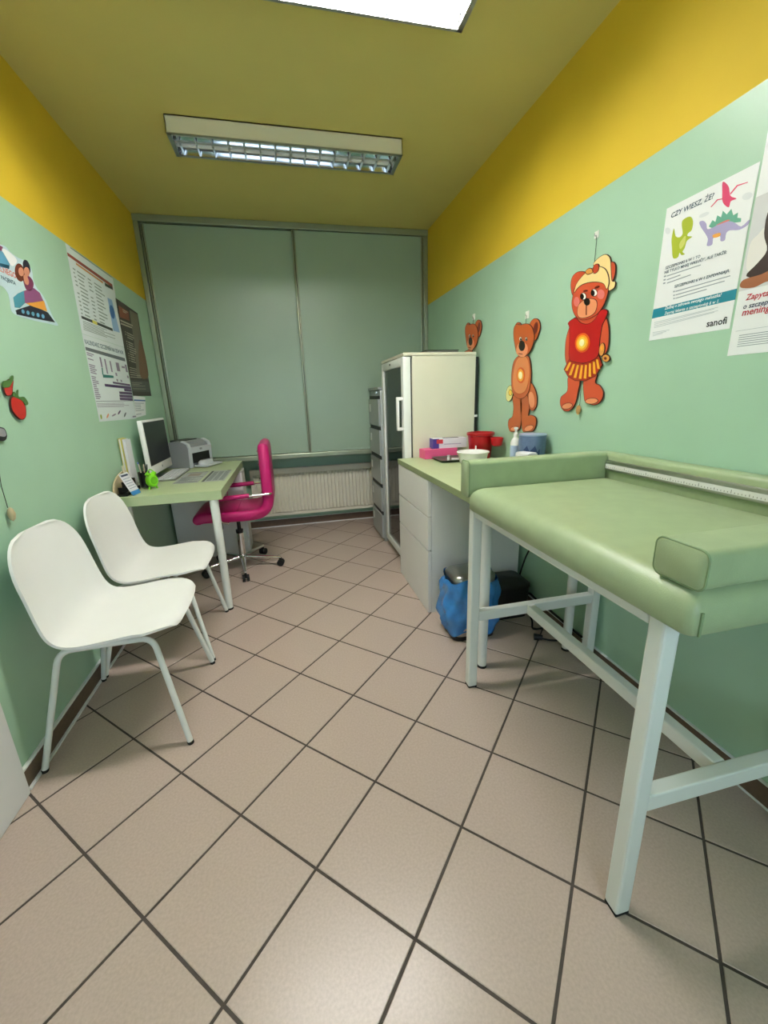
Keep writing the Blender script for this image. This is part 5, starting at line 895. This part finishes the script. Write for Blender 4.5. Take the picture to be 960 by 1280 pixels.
 'photo_bars': [[(1.026,1.382),(0.871,1.382),(0.871,1.384),(1.026,1.384)],[(1.026,1.376),(0.871,1.376),(0.871,1.378),(1.026,1.378)],[(1.026,1.37),(0.871,1.37),(0.871,1.372),(1.026,1.372)],[(1.026,1.364),(0.871,1.364),(0.871,1.366),(1.026,1.366)],[(1.026,1.358),(0.871,1.358),(0.871,1.36),(1.026,1.36)],[(1.026,1.352),(0.871,1.352),(0.871,1.354),(1.026,1.354)],[(1.039,1.396),(0.651,1.396),(0.651,1.3968),(1.039,1.3968)]],
 'photo_text': [('Zapytaj lekarza',(1.0268,1.4757),(0.9663,1.4781),'ph_red','Zapyta',0.15),('o szczepionkę przeciw',(1.0292,1.4536),(0.9595,1.4557),'ph_ink','o szczepi',0.15),('meningokokom',(1.0292,1.4347),(0.9547,1.4384),'ph_red','mening',0.15)],
 'info': [('sheet',[(2.5662,2.0161),(3.1505,2.0053),(3.1198,1.6044),(2.5385,1.6033)],'sheet_pale',0,0,0),('heading_band',[(2.5649,1.9754),(3.1177,1.9669),(3.1184,1.9479),(2.5644,1.9604)],'in_red',1,0,0),('heading_bar',[(2.6433,1.9526),(2.9675,1.9448),(2.9677,1.9342),(2.6431,1.9433)],'in_orange',1,0,0),('heading_tab',[(2.9945,1.9456),(3.1143,1.9513),(3.1149,1.9341),(2.9948,1.9291)],'in_dark',1,0,0),('blue_panel',[(2.9935,1.8661),(3.0599,1.8673),(3.0929,1.6868),(2.9855,1.6827)],'in_bluepale',1,0,0),('blue_drop',[(3.064,1.8036),(3.0544,1.7737),(3.0279,1.7559),(3.0005,1.7606),(2.9881,1.7844),(2.9974,1.8135),(3.0232,1.8314),(3.0509,1.8275)],'in_blue',2,0,1),('footer_bar',[(2.5727,1.693),(2.9769,1.6936),(2.9772,1.678),(2.5724,1.6797)],'in_dark',1,0,0),('footer_tab',[(2.7002,1.6949),(2.7587,1.6946),(2.7586,1.677),(2.6999,1.6778)],'in_yellow',2,0,0)],
 'info_bars': [[(2.59,1.9163),(2.6187,1.9155),(2.6183,1.909),(2.5897,1.9099)],[(2.6344,1.915),(2.7265,1.9121),(2.7259,1.9057),(2.6339,1.9085)],[(2.7537,1.9112),(2.7915,1.9101),(2.7908,1.9037),(2.753,1.9048)],[(2.8317,1.9088),(2.9274,1.9058),(2.9263,1.8995),(2.8308,1.9024)],[(2.589,1.8979),(2.6053,1.8974),(2.6049,1.8909),(2.5886,1.8914)],[(2.6331,1.8965),(2.7068,1.8943),(2.7063,1.8879),(2.6327,1.8901)],[(2.7517,1.8929),(2.7979,1.8915),(2.7971,1.8851),(2.7511,1.8865)],[(2.8292,1.8906),(2.927,1.8876),(2.9259,1.8812),(2.8284,1.8842)],[(2.588,1.8794),(2.6091,1.8787),(2.6087,1.8722),(2.5876,1.8728)],[(2.6319,1.8781),(2.6934,1.8762),(2.6928,1.8698),(2.6314,1.8716)],[(2.7498,1.8746),(2.7839,1.8735),(2.7831,1.8671),(2.7491,1.8681)],[(2.8268,1.8723),(2.956,1.8685),(2.9549,1.8621),(2.8259,1.8659)],[(2.5869,1.8607),(2.6122,1.86),(2.6118,1.8535),(2.5866,1.8542)],[(2.6306,1.8595),(2.6924,1.8577),(2.6918,1.8512),(2.6302,1.853)],[(2.7479,1.8561),(2.7976,1.8547),(2.7968,1.8483),(2.7472,1.8497)],[(2.8244,1.854),(2.9007,1.8518),(2.8997,1.8454),(2.8235,1.8475)],[(2.5859,1.8421),(2.6117,1.8414),(2.6113,1.8348),(2.5855,1.8355)],[(2.6293,1.8409),(2.718,1.8384),(2.7174,1.8319),(2.6289,1.8343)],[(2.8219,1.8356),(2.918,1.8329),(2.9169,1.8266),(2.821,1.8291)],[(2.6281,1.8222),(2.7135,1.8199),(2.7129,1.8134),(2.6276,1.8156)],[(2.7439,1.8192),(2.7769,1.8183),(2.7762,1.8118),(2.7433,1.8127)],[(2.8195,1.8172),(2.9178,1.8146),(2.9167,1.8082),(2.8186,1.8107)],[(2.5838,1.8045),(2.6091,1.8039),(2.6086,1.7973),(2.5834,1.7979)],[(2.6268,1.8034),(2.7103,1.8014),(2.7097,1.7948),(2.6263,1.7968)],[(2.742,1.8006),(2.7866,1.7995),(2.7858,1.793),(2.7413,1.7941)],[(2.817,1.7987),(2.9319,1.7959),(2.9307,1.7895),(2.8161,1.7923)],[(2.5827,1.7856),(2.5993,1.7852),(2.5989,1.7786),(2.5824,1.7789)],[(2.6255,1.7846),(2.7103,1.7826),(2.7097,1.7761),(2.625,1.778)],[(2.74,1.7819),(2.7773,1.7811),(2.7765,1.7746),(2.7393,1.7754)],[(2.8145,1.7802),(2.8825,1.7787),(2.8815,1.7722),(2.8137,1.7737)],[(2.5817,1.7666),(2.6063,1.7661),(2.6058,1.7594),(2.5813,1.7599)],[(2.6242,1.7657),(2.6844,1.7644),(2.6839,1.7578),(2.6238,1.7591)],[(2.738,1.7633),(2.7788,1.7624),(2.778,1.7559),(2.7373,1.7567)],[(2.8121,1.7617),(2.9348,1.7591),(2.9336,1.7527),(2.8112,1.7552)],[(2.5806,1.7476),(2.602,1.7471),(2.6016,1.7405),(2.5803,1.7409)],[(2.6229,1.7467),(2.6886,1.7455),(2.688,1.7389),(2.6225,1.7401)],[(2.7361,1.7445),(2.763,1.744),(2.7623,1.7375),(2.7354,1.738)],[(2.8096,1.7431),(2.9288,1.7408),(2.9276,1.7344),(2.8087,1.7366)],[(2.5796,1.7284),(2.606,1.728),(2.6055,1.7213),(2.5792,1.7217)],[(2.6216,1.7277),(2.6797,1.7267),(2.6791,1.7201),(2.6212,1.721)],[(2.7341,1.7257),(2.7649,1.7252),(2.7642,1.7186),(2.7334,1.7192)],[(2.8071,1.7245),(2.8767,1.7233),(2.8757,1.7168),(2.8062,1.718)],[(2.5785,1.7092),(2.5957,1.709),(2.5953,1.7022),(2.5781,1.7025)],[(2.6203,1.7086),(2.6809,1.7077),(2.6803,1.701),(2.6199,1.7019)],[(2.7321,1.7069),(2.762,1.7065),(2.7613,1.6999),(2.7314,1.7003)],[(2.8046,1.7058),(2.8706,1.7048),(2.8696,1.6983),(2.8037,1.6993)],[(2.579,1.6697),(2.8819,1.6721),(2.8835,1.6689),(2.578,1.6665)],[(2.5767,1.6616),(2.839,1.6636),(2.8402,1.6604),(2.5757,1.6584)],[(2.5743,1.6535),(2.9961,1.6566),(2.9988,1.6533),(2.5734,1.6503)],[(2.572,1.6454),(2.8366,1.6472),(2.8377,1.6439),(2.5711,1.6421)],[(2.5697,1.6373),(2.9905,1.6399),(2.993,1.6366),(2.5688,1.634)],[(2.5674,1.6292),(2.8655,1.6308),(2.8668,1.6275),(2.5665,1.6259)],[(2.6113,2.0133),(3.1302,2.0132),(3.1305,2.0064),(2.6111,2.0078)]],
 'cal': [('sheet',[(2.5377,1.6017),(3.1187,1.6024),(3.0942,1.1584),(2.5222,1.1652)],'sheet_pale',0,0,0),('header_row',[(2.542,1.5407),(3.093,1.5361),(3.0936,1.5154),(2.5415,1.5241)],'ca_grey',1,0,0),('teal_block',[(2.6918,1.4145),(2.843,1.4161),(2.8431,1.403),(2.6894,1.3979)],'ca_teal',1,0,0),('teal_block',[(2.694,1.4508),(2.7104,1.4503),(2.7012,1.4126),(2.6875,1.4143)],'ca_teal',1,0,0),('purple_bar',[(2.691,1.3647),(3.1059,1.3625),(3.1064,1.3458),(2.6908,1.3505)],'ca_purple',1,0,0),('purple_bar',[(2.8152,1.3816),(3.0995,1.3769),(3.0999,1.3652),(2.8152,1.3711)],'ca_purple',1,0,0),('purple_block',[(2.9749,1.3463),(3.1076,1.3449),(3.1081,1.3292),(2.9751,1.3313)],'ca_purple',1,0,0),('purple_block',[(2.8849,1.3276),(3.1058,1.3262),(3.1063,1.3104),(2.885,1.3131)],'ca_purple',1,0,0),('purple_block',[(2.8775,1.3093),(3.1011,1.3074),(3.1015,1.2916),(2.8775,1.2947)],'ca_purple',1,0,0),('purple_block',[(2.873,1.292),(3.0969,1.2896),(3.0973,1.2737),(2.8731,1.2774)],'ca_purple',1,0,0),('mauve_bar',[(2.694,1.506),(2.7141,1.5055),(2.7134,1.4522),(2.6932,1.4532)],'ca_mauve',1,0,0),('mauve_bar',[(2.754,1.5018),(2.7729,1.501),(2.7725,1.4208),(2.7534,1.4222)],'ca_mauve',1,0,0),('mauve_bar',[(2.8262,1.4972),(2.8462,1.4963),(2.8464,1.4356),(2.8262,1.4369)],'ca_mauve',1,0,0),('mauve_bar',[(2.9194,1.4963),(2.9697,1.4978),(2.9705,1.4478),(2.92,1.4473)],'ca_mauve',1,0,0),('mauve_bar',[(2.8822,1.436),(2.9058,1.4348),(2.906,1.4169),(2.8823,1.4183)],'ca_mauve',1,0,0),('mauve_bar',[(3.0684,1.4964),(3.1011,1.4961),(3.1026,1.4504),(3.0696,1.4512)],'ca_mauve',1,0,0),('mauve_bar',[(3.0075,1.4825),(3.0613,1.4837),(3.0616,1.4724),(3.0078,1.4714)],'ca_mauve',1,0,0),('mauve_bar',[(3.073,1.4305),(3.0974,1.429),(3.0978,1.4136),(3.0735,1.4153)],'ca_mauve',1,0,0),('mauve_bar',[(2.8799,1.4003),(2.9011,1.3986),(2.9012,1.3842),(2.88,1.386)],'ca_mauve',1,0,0),('mauve_bar',[(2.9438,1.3988),(2.966,1.3971),(2.9662,1.3841),(2.944,1.386)],'ca_mauve',1,0,0),('animal',[(2.5649,1.1904),(2.5612,1.1811),(2.5537,1.1771),(2.547,1.1807),(2.5448,1.1897),(2.5486,1.1989),(2.556,1.2029),(2.5628,1.1994)],'di_lime',1,0,1),('animal',[(2.6519,1.1893),(2.6363,1.1813),(2.6246,1.179),(2.6234,1.1838),(2.6335,1.1929),(2.649,1.201),(2.661,1.2034),(2.6622,1.1985)],'bear_pale',1,0,1),('animal',[(2.7369,1.1894),(2.711,1.1864),(2.6984,1.1875),(2.7059,1.1919),(2.7295,1.1972),(2.7557,1.2003),(2.7689,1.1993),(2.761,1.1947)],'ca_mauve',1,0,1),('animal',[(2.8307,1.2034),(2.8094,1.1958),(2.7953,1.1942),(2.7964,1.1994),(2.812,1.2085),(2.8333,1.2162),(2.8478,1.218),(2.8467,1.2127)],'ca_purple',1,0,1),('animal',[(2.9184,1.1876),(2.8995,1.1787),(2.8852,1.1762),(2.8836,1.1815),(2.8957,1.1916),(2.9145,1.2006),(2.9291,1.2032),(2.9307,1.1978)],'ca_grey',1,0,1),('table_rule',[(2.5341,1.2714),(3.1302,1.2747),(3.1303,1.2717),(2.534,1.269)],'ca_grey',1,0,0)],
 'cal_bars': [[(2.5431,1.5161),(2.627,1.5121),(2.6265,1.5068),(2.543,1.5108)],[(2.543,1.5065),(2.6041,1.5035),(2.6036,1.4982),(2.5429,1.5012)],[(2.5427,1.4873),(2.6075,1.484),(2.607,1.4786),(2.5426,1.4819)],[(2.5422,1.4582),(2.6147,1.4543),(2.6142,1.449),(2.5421,1.4528)],[(2.542,1.4485),(2.6052,1.445),(2.6047,1.4397),(2.542,1.4431)],[(2.5419,1.4387),(2.6224,1.4343),(2.6218,1.4289),(2.5418,1.4333)],[(2.5417,1.4289),(2.6018,1.4256),(2.6014,1.4202),(2.5416,1.4235)],[(2.5416,1.4191),(2.6118,1.4152),(2.6113,1.4098),(2.5415,1.4137)],[(2.5413,1.3995),(2.5949,1.3964),(2.5944,1.391),(2.5412,1.394)],[(2.5411,1.3896),(2.5866,1.387),(2.5862,1.3816),(2.541,1.3841)],[(2.5409,1.3797),(2.615,1.3755),(2.6144,1.3701),(2.5409,1.3742)],[(2.5408,1.3698),(2.6148,1.3656),(2.6142,1.3602),(2.5407,1.3643)],[(2.5406,1.3598),(2.5829,1.3574),(2.5825,1.352),(2.5405,1.3543)],[(2.5405,1.3499),(2.5816,1.3476),(2.5812,1.3421),(2.5404,1.3444)],[(2.5403,1.3399),(2.5958,1.3368),(2.5953,1.3313),(2.5402,1.3344)],[(2.5402,1.3299),(2.5911,1.3271),(2.5907,1.3216),(2.5401,1.3243)],[(2.54,1.3198),(2.59,1.3171),(2.5896,1.3116),(2.5399,1.3143)],[(2.5398,1.3098),(2.6018,1.3065),(2.6012,1.301),(2.5397,1.3042)],[(2.5397,1.2997),(2.6041,1.2963),(2.6035,1.2908),(2.5396,1.2941)],[(2.5395,1.2896),(2.5877,1.2871),(2.5872,1.2816),(2.5394,1.284)],[(2.5364,1.2597),(2.9213,1.2606),(2.9211,1.2585),(2.5361,1.2579)],[(2.5353,1.2537),(2.9296,1.2536),(2.9293,1.2515),(2.5349,1.2519)],[(2.5341,1.2476),(3.0056,1.2463),(3.0054,1.2441),(2.5338,1.2458)],[(2.533,1.2416),(2.9152,1.2396),(2.915,1.2375),(2.5326,1.2398)],[(3.0307,1.1778),(3.096,1.1776),(3.0963,1.1685),(3.0309,1.1689)]],
 'cal_text': [('KALENDARZ SZCZEPIEŃ NA 2024 ROK',(2.549,1.5617),(3.0885,1.5525),'ca_ink','KALENDARZ SZCZEPIEŃ NA 2024 ROK',0)],
 'dark': [('sheet',[(3.1288,1.895),(3.534,1.8801),(3.5147,1.3077),(3.1167,1.3036)],'dk_brown',0,0,0),('photo_area',[(3.3612,1.8698),(3.5176,1.8689),(3.5053,1.4301),(3.2649,1.4289),(3.3384,1.6675)],'dk_photo',1,0,0),('figure',[(3.4668,1.6941),(3.5264,1.6488),(3.5406,1.5203),(3.5121,1.4415),(3.3488,1.4332),(3.3787,1.5705)],'dk_skin',2,0,1),('logo',[(3.1592,1.8567),(3.3374,1.8537),(3.3244,1.7934),(3.1472,1.7865)],'dk_rust',2,0,0),('footer_block',[(3.1224,1.4021),(3.4932,1.4098),(3.4934,1.3354),(3.1187,1.3333)],'dk_grey',2,0,0)],
 'dark_bars': [[(3.2226,1.8479),(3.3147,1.8464),(3.3137,1.8418),(3.2229,1.8422)],[(3.2232,1.8365),(3.2837,1.837),(3.2832,1.832),(3.2234,1.8307)],[(3.1409,1.7722),(3.3713,1.7754),(3.3708,1.767),(3.1389,1.7618)],[(3.1372,1.7534),(3.3478,1.7595),(3.3471,1.7508),(3.1352,1.743)],[(3.1883,1.7103),(3.2013,1.7099),(3.2006,1.704),(3.1876,1.7044)],[(3.2203,1.7094),(3.3419,1.7058),(3.3416,1.6999),(3.2197,1.7035)],[(3.1866,1.6956),(3.2051,1.695),(3.2044,1.6892),(3.1859,1.6897)],[(3.2188,1.6947),(3.3501,1.6909),(3.3498,1.685),(3.2182,1.6888)],[(3.2173,1.6799),(3.3217,1.6769),(3.3213,1.671),(3.2167,1.674)],[(3.1814,1.6513),(3.2008,1.6507),(3.2002,1.6448),(3.1807,1.6454)],[(3.2142,1.6504),(3.3091,1.6477),(3.3087,1.6418),(3.2136,1.6444)],[(3.1797,1.6365),(3.1931,1.6361),(3.1925,1.6302),(3.179,1.6306)],[(3.2127,1.6356),(3.3058,1.6329),(3.3054,1.627),(3.212,1.6296)],[(3.1779,1.6216),(3.1976,1.6211),(3.197,1.6151),(3.1772,1.6157)],[(3.2111,1.6207),(3.3442,1.6169),(3.3439,1.611),(3.2105,1.6148)],[(3.1762,1.6068),(3.1935,1.6063),(3.1928,1.6003),(3.1755,1.6008)],[(3.2096,1.6058),(3.3462,1.602),(3.3459,1.596),(3.209,1.5999)],[(3.208,1.5909),(3.3243,1.5876),(3.324,1.5817),(3.2074,1.585)],[(3.1727,1.577),(3.191,1.5764),(3.1903,1.5705),(3.172,1.571)],[(3.2065,1.576),(3.2877,1.5737),(3.2872,1.5677),(3.2059,1.57)],[(3.171,1.562),(3.1909,1.5614),(3.1902,1.5555),(3.1703,1.556)],[(3.2049,1.561),(3.2974,1.5584),(3.297,1.5524),(3.2043,1.5551)],[(3.1692,1.547),(3.1861,1.5466),(3.1855,1.5406),(3.1685,1.5411)],[(3.2034,1.5461),(3.2866,1.5437),(3.2862,1.5376),(3.2027,1.5401)],[(3.1675,1.532),(3.1858,1.5315),(3.1851,1.5255),(3.1668,1.526)],[(3.2018,1.531),(3.2929,1.5284),(3.2925,1.5224),(3.2012,1.525)],[(3.1479,1.486),(3.2825,1.4834),(3.282,1.4794),(3.1468,1.4816)],[(3.1443,1.4712),(3.2749,1.4701),(3.2743,1.466),(3.1432,1.4668)],[(3.1406,1.4564),(3.2717,1.4566),(3.2711,1.4525),(3.1395,1.452)],[(3.1369,1.4416),(3.3438,1.4439),(3.3435,1.44),(3.1358,1.4372)],[(3.1332,1.4268),(3.3555,1.4313),(3.3553,1.4275),(3.1321,1.4224)],[(3.1372,1.3895),(3.3479,1.3939),(3.3481,1.3915),(3.1369,1.3871)],[(3.136,1.38),(3.2875,1.383),(3.2875,1.3806),(3.1357,1.3776)],[(3.1347,1.3705),(3.4078,1.3758),(3.4081,1.3734),(3.1344,1.3681)],[(3.1323,1.3514),(3.4132,1.3564),(3.4135,1.354),(3.1319,1.349)]],
 'note': [('sheet',[(3.1219,1.3076),(3.3617,1.2975),(3.3066,1.1749),(3.0911,1.1636)],'sheet_white',0,0,0),('blue_rule',[(3.1192,1.2817),(3.3502,1.278),(3.3486,1.2694),(3.1165,1.2717)],'in_blue',1,0,0)],
 'note_bars': [[(3.1145,1.2598),(3.3083,1.2574),(3.3068,1.2535),(3.114,1.2555)],[(3.1132,1.2476),(3.2336,1.2467),(3.2325,1.2426),(3.1127,1.2434)],[(3.1118,1.2354),(3.235,1.2351),(3.2338,1.231),(3.1114,1.2312)],[(3.1105,1.2233),(3.2217,1.2235),(3.2206,1.2194),(3.11,1.219)],[(3.1092,1.211),(3.2831,1.2124),(3.2816,1.2085),(3.1087,1.2068)],[(3.1065,1.1866),(3.2118,1.1886),(3.2107,1.1846),(3.106,1.1823)]],
}
PAL = dict(bear_red=(206, 84, 50), bear_pale=(232, 150, 104), skirt_red=(168, 44, 22), skirt_yellow=(244, 184, 50), shirt_red=(176, 20, 22), sun_orange=(224, 96, 30), sun_amber=(246, 168, 40), sun_yellow=(252, 214, 80), sun_pale=(254, 244, 190), hair=(242, 214, 146), cheek=(226, 124, 116), white_paint=(240, 238, 230), black_paint=(20, 14, 12), brow=(110, 32, 18), bow_orange=(216, 150, 70), bow_red=(178, 62, 32), bear_brown=(190, 92, 40), bear_tan=(222, 136, 78), petal=(238, 232, 150), berry=(196, 40, 34), leaf=(72, 112, 52), orn_dark=(44, 44, 46), orn_grey=(150, 150, 154),
 sheet_blue=(196, 220, 226), tr_sky=(96, 160, 190), tr_plum=(120, 50, 84), white_print=(240, 242, 242), tr_hair=(112, 52, 34), tr_dark=(34, 34, 48), tr_skin=(206, 140, 112), tr_teal=(70, 142, 158), tr_purple=(140, 80, 122), tr_orange=(230, 160, 60), tr_tealdark=(24, 74, 96), tr_red=(220, 120, 100),
 sheet_white=(238, 240, 240), di_green=(96, 168, 142), di_lilac=(168, 160, 200), di_coral=(214, 110, 100), di_lime=(168, 182, 40), di_limepale=(206, 210, 110), di_pink=(206, 40, 92), di_cloud=(222, 226, 228), di_teal=(24, 132, 150), di_ink=(30, 66, 86), ink=(22, 26, 34), print_soft=(150, 160, 166), fine_grey=(190, 198, 202),
 ph_grey=(214, 214, 214), ph_pillow=(232, 228, 222), ph_hair=(46, 26, 18), ph_skin=(158, 96, 58), ph_red=(188, 44, 62), ph_ink=(48, 58, 86),
 sheet_pale=(222, 232, 232), in_red=(150, 62, 46), in_orange=(206, 140, 70), in_dark=(40, 50, 46), in_bluepale=(150, 186, 220), in_blue=(40, 98, 164), in_yellow=(214, 206, 90), ca_grey=(98, 106, 112), ca_teal=(26, 120, 112), ca_purple=(76, 48, 96), ca_mauve=(140, 128, 150), ca_ink=(40, 92, 110), text_grey=(132, 150, 140), dk_brown=(50, 40, 30), dk_photo=(112, 106, 88), dk_skin=(120, 82, 52), dk_rust=(126, 58, 30), dk_grey=(74, 76, 70), dk_text=(176, 170, 150))
def pm(key, rough=0.42): return mat('print_' + key, PAL[key], rough)
def to_wall(side, y, z, d):
    return (XR - d, y, z) if side == 'R' else (XL + d, y, z)
def inset2(poly, d):
    n = len(poly); ar = sum(a[0] * b[1] - a[1] * b[0] for a, b in zip(poly, poly[1:] + poly[:1])); sg = 1 if ar > 0 else -1
    out = []
    for i in range(n):
        a, b, c = Vector(poly[i - 1]), Vector(poly[i]), Vector(poly[(i + 1) % n])
        t_ = c - a
        if t_.length < 1e-7: out.append(tuple(b)); continue
        nr = Vector((-t_.y, t_.x)).normalized() * sg; out.append(tuple(b + nr * d))
    return out
def ipoly(pts, sm):
    return [tuple(p) for p in curve_pts([Vector((a, b)) for a, b in pts], 4 if len(pts) < 14 else 3, True)] if sm else list(pts)
def piece(name, side, pts, m, d0, d1, parent, rim=None, rimw=0.0022):
    """a cut-out lying on the wall: thickness from d0 to d1, optional painted dark rim"""
    bm = bmesh.new()
    lo = [bm.verts.new(to_wall(side, y, z, d0)) for y, z in pts]
    hi = [bm.verts.new(to_wall(side, y, z, d1)) for y, z in pts]; n = len(pts)
    for i in range(n): bm.faces.new((lo[i], lo[(i + 1) % n], hi[(i + 1) % n], hi[i]))
    mats = [m]
    if rim:
        inn = [bm.verts.new(to_wall(side, y, z, d1)) for y, z in inset2(pts, rimw)]
        for i in range(n): bm.faces.new((hi[i], hi[(i + 1) % n], inn[(i + 1) % n], inn[i]))
        for f in bm.faces: f.material_index = 1
        f = bm.faces.new(inn); f.material_index = 0; mats = [m, rim]
    else: bm.faces.new(hi)
    bm.normal_update()
    bmesh.ops.triangulate(bm, faces=[f for f in bm.faces if len(f.verts) > 4])
    me = bpy.data.meshes.new(name); bmesh.ops.recalc_face_normals(bm, faces=bm.faces[:]); bm.to_mesh(me); bm.free()
    return link(name, me, mats, parent)
def cutout(key, side, root, base=0.004, step=0.0012, rough=0.35):
    for nm, pts, col, lev, rim, sm in ART[key]:
        piece(nm, side, ipoly(pts, sm), pm(col, rough), base if lev <= 1 else base + step * (lev - 1), base + step * lev + 0.004, root, wood_dark if rim else None)
def flat(key, side, root, th=0.0006, d0=0.0006):
    sheet_o = None
    for nm, pts, col, lev, rim, sm in ART[key]:
        o = piece(nm, side, ipoly(pts, sm), pm(col, 0.45), d0 if lev == 0 else d0 + 0.0005, d0 + 0.0006 + 0.00025 * lev, root)
def bars(key, side, root, col, d=0.00160, name='small_print'):
    bm = bmesh.new()
    for q in ART[key]: bm.faces.new([bm.verts.new(to_wall(side, y, z, d)) for y, z in q])
    bmesh.ops.recalc_face_normals(bm, faces=bm.faces[:])
    return fin(name, bm, pm(col), root)
def text_mesh(s, shear=0.0, bold=0.0):
    c = bpy.data.curves.new('t', 'FONT'); c.body = s; c.size = 1.0; c.shear = shear; c.offset = bold; c.resolution_u = 2
    o = bpy.data.objects.new('t', c); COL.objects.link(o)
    dg = bpy.context.evaluated_depsgraph_get(); dg.update()
    me = bpy.data.meshes.new_from_object(o.evaluated_get(dg)); bpy.data.objects.remove(o); bpy.data.curves.remove(c)
    return me
def texts(key, side, root, d=0.0019, bold=0.018):
    for s, a, b, col, ref, sh in ART[key]:
        me = text_mesh(s, sh, bold); rw = text_mesh(ref, sh, bold) if ref != s else me
        xs = [v.co.x for v in rw.vertices]; sc = abs(b[0] - a[0]) / (max(xs) - min(xs)); x0 = min(v.co.x for v in me.vertices)
        sg = -1 if side == 'R' else 1; z0 = (a[1] + b[1]) / 2
        for v in me.vertices:
            x, y = v.co.x - x0, v.co.y
            v.co = to_wall(side, a[0] + sg * x * sc, z0 + y * sc, d)
        me.name = 'lettering'
        link('lettering', me, pm(col), root)
# bears on the right wall
hook_m = mat('hook_white', (236, 236, 226), 0.4); cord_m = mat('cord_dark', (60, 70, 60), 0.8); bead_m = mat('bead_wood', (196, 150, 90), 0.4)
def wall_cord(name, side, pts, root, d=0.006, r=0.0012):
    return otube(name, [to_wall(side, y, z, d) for y, z in pts], r, cord_m, root, n=6)
def hook(root, side, y, z, s=0.017):
    a, b = (XR - 0.004, XR - 0.0003) if side == 'R' else (XL + 0.0003, XL + 0.004)
    h = obox('adhesive_hook', a, b, y - s, y + s, z - s * 1.1, z + s * 1.1, hook_m, root, bev=0.001)
    x1 = XR - 0.004 if side == 'R' else XL + 0.004; sg = -1 if side == 'R' else 1
    otube('hook_pin', bend([(x1, y, z - 0.004), (x1 + sg * 0.008, y, z - 0.006), (x1 + sg * 0.008, y, z + 0.004)], 0.003), 0.0015, steel, h, n=6)
gb = thing('wooden_bear', (XR, 1.68, 1.15), 'painted wooden girl teddy bear with blonde ponytail, red shirt and striped skirt', 'wall decoration', 'wooden bears on the wall')
cutout('girl', 'R', gb)
wall_cord('hanging_cord', 'R', ART['girl_cord'], gb); wall_cord('pull_cord', 'R', ART['girl_pull'], gb, 0.008)
yb_, zb_ = ART['girl_bead']; bm = bmesh.new(); lathe(bm, [(0, -0.022), (0.008, -0.016), (0.0115, 0), (0.008, 0.016), (0, 0.022)], (XR - 0.0125, yb_, zb_), 12); fin('bead', bm, bead_m, gb, True)
hook(gb, 'R', *ART['hook1'], 0.012)
pb = thing('wooden_bear', (XR, 2.17, 1.02), 'painted wooden brown teddy bear with a yellow flower, hanging over the counter', 'wall decoration', 'wooden bears on the wall')
cutout('bear', 'R', pb); wall_cord('hanging_cord', 'R', ART['bear_cord'], pb); hook(pb, 'R', *ART['hook2'])
settle()
b3 = copy_tree(pb, (XR, 2.17 + 0.672, 1.02 + 0.108), 'painted wooden brown teddy bear half hidden behind the fridge')
for c in [x for x in bpy.data.objects if x.parent == b3]:
    nm = c.name.split('.')[0]
    if nm.startswith('flower'): bpy.data.objects.remove(c)
    elif nm in ('arm', 'paw', 'leg', 'sole', 'body', 'belly'):       # this one turns its body the other way
        c.data = c.data.copy()
        for v in c.data.vertices: v.co.y = 2 * 2.215 - v.co.y
        c.data.flip_normals()
# strawberries and ornament on the left wall
for key, lab in (('berry_small', 'small red painted strawberry cut-out on the left wall'), ('berry_big', 'large red painted strawberry cut-out on the left wall')):
    c0 = ART[key][0][1][0]; t = thing('strawberry_cutout', (XL, c0[0], c0[1]), lab, 'wall decoration', 'strawberry cut-outs'); cutout(key, 'L', t)
c0 = ART['grey_orn'][0][1][0]; t = thing('wall_ornament', (XL, c0[0], c0[1]), 'grey cut-out ornament with a wooden pull bead on the left wall', 'wall decoration')
cutout('grey_orn', 'L', t); wall_cord('pull_cord', 'L', [(ART['grey_orn'][0][1][5][0], ART['grey_orn'][0][1][5][1])] + ART['orn_cord'][1:], t)
yb_, zb_ = ART['orn_bead']; bm = bmesh.new(); lathe(bm, [(0, -0.026), (0.008, -0.018), (0.012, 0), (0.008, 0.018), (0, 0.026)], (XL + 0.014, yb_, zb_), 12); fin('bead', bm, mat('bead_pale', (190, 172, 136), 0.4), t, True)
# posters
def poster(key, side, name, lab, cat='poster'):
    ys = [p[0] for p in ART[key][0][1]]; zs_ = [p[1] for p in ART[key][0][1]]
    t = thing(name, (XR if side == 'R' else XL, sum(ys) / len(ys), min(zs_)), lab, cat)
    flat(key, side, t); return t
t = poster('dino', 'R', 'vaccine_poster', 'white poster with cartoon dinosaurs headed CZY WIESZ, ŻE?'); bars('dino_bars', 'R', t, 'print_soft'); bars('dino_fine', 'R', t, 'fine_grey'); texts('dino_text', 'R', t)
t = poster('photo', 'R', 'vaccine_poster', 'white poster with a photograph and red lettering beginning Zapytaj'); bars('photo_bars', 'R', t, 'print_soft'); texts('photo_text', 'R', t)
t = poster('train', 'L', 'train_poster', 'cut-out poster of two children riding a colourful train'); texts('train_text', 'L', t)
t = poster('info', 'L', 'information_poster', 'white poster with red heading band, directly above the vaccination calendar'); bars('info_bars', 'L', t, 'text_grey')
t = poster('cal', 'L', 'calendar_poster', 'white vaccination calendar poster with purple and teal blocks'); bars('cal_bars', 'L', t, 'ca_mauve'); texts('cal_text', 'L', t, bold=0.01)
t = poster('note', 'L', 'notice_sheet', 'small white notice showing below the dark brown poster', 'notice'); bars('note_bars', 'L', t, 'print_soft')
t = poster('dark', 'L', 'brown_poster', 'dark brown poster with white text beside the calendar poster'); bars('dark_bars', 'L', t, 'dk_text', 0.0019)
for o in t.children:
    pass
settle()
for o in bpy.data.objects:
    for k in ('_local', '_base'):
        if k in o: del o[k]
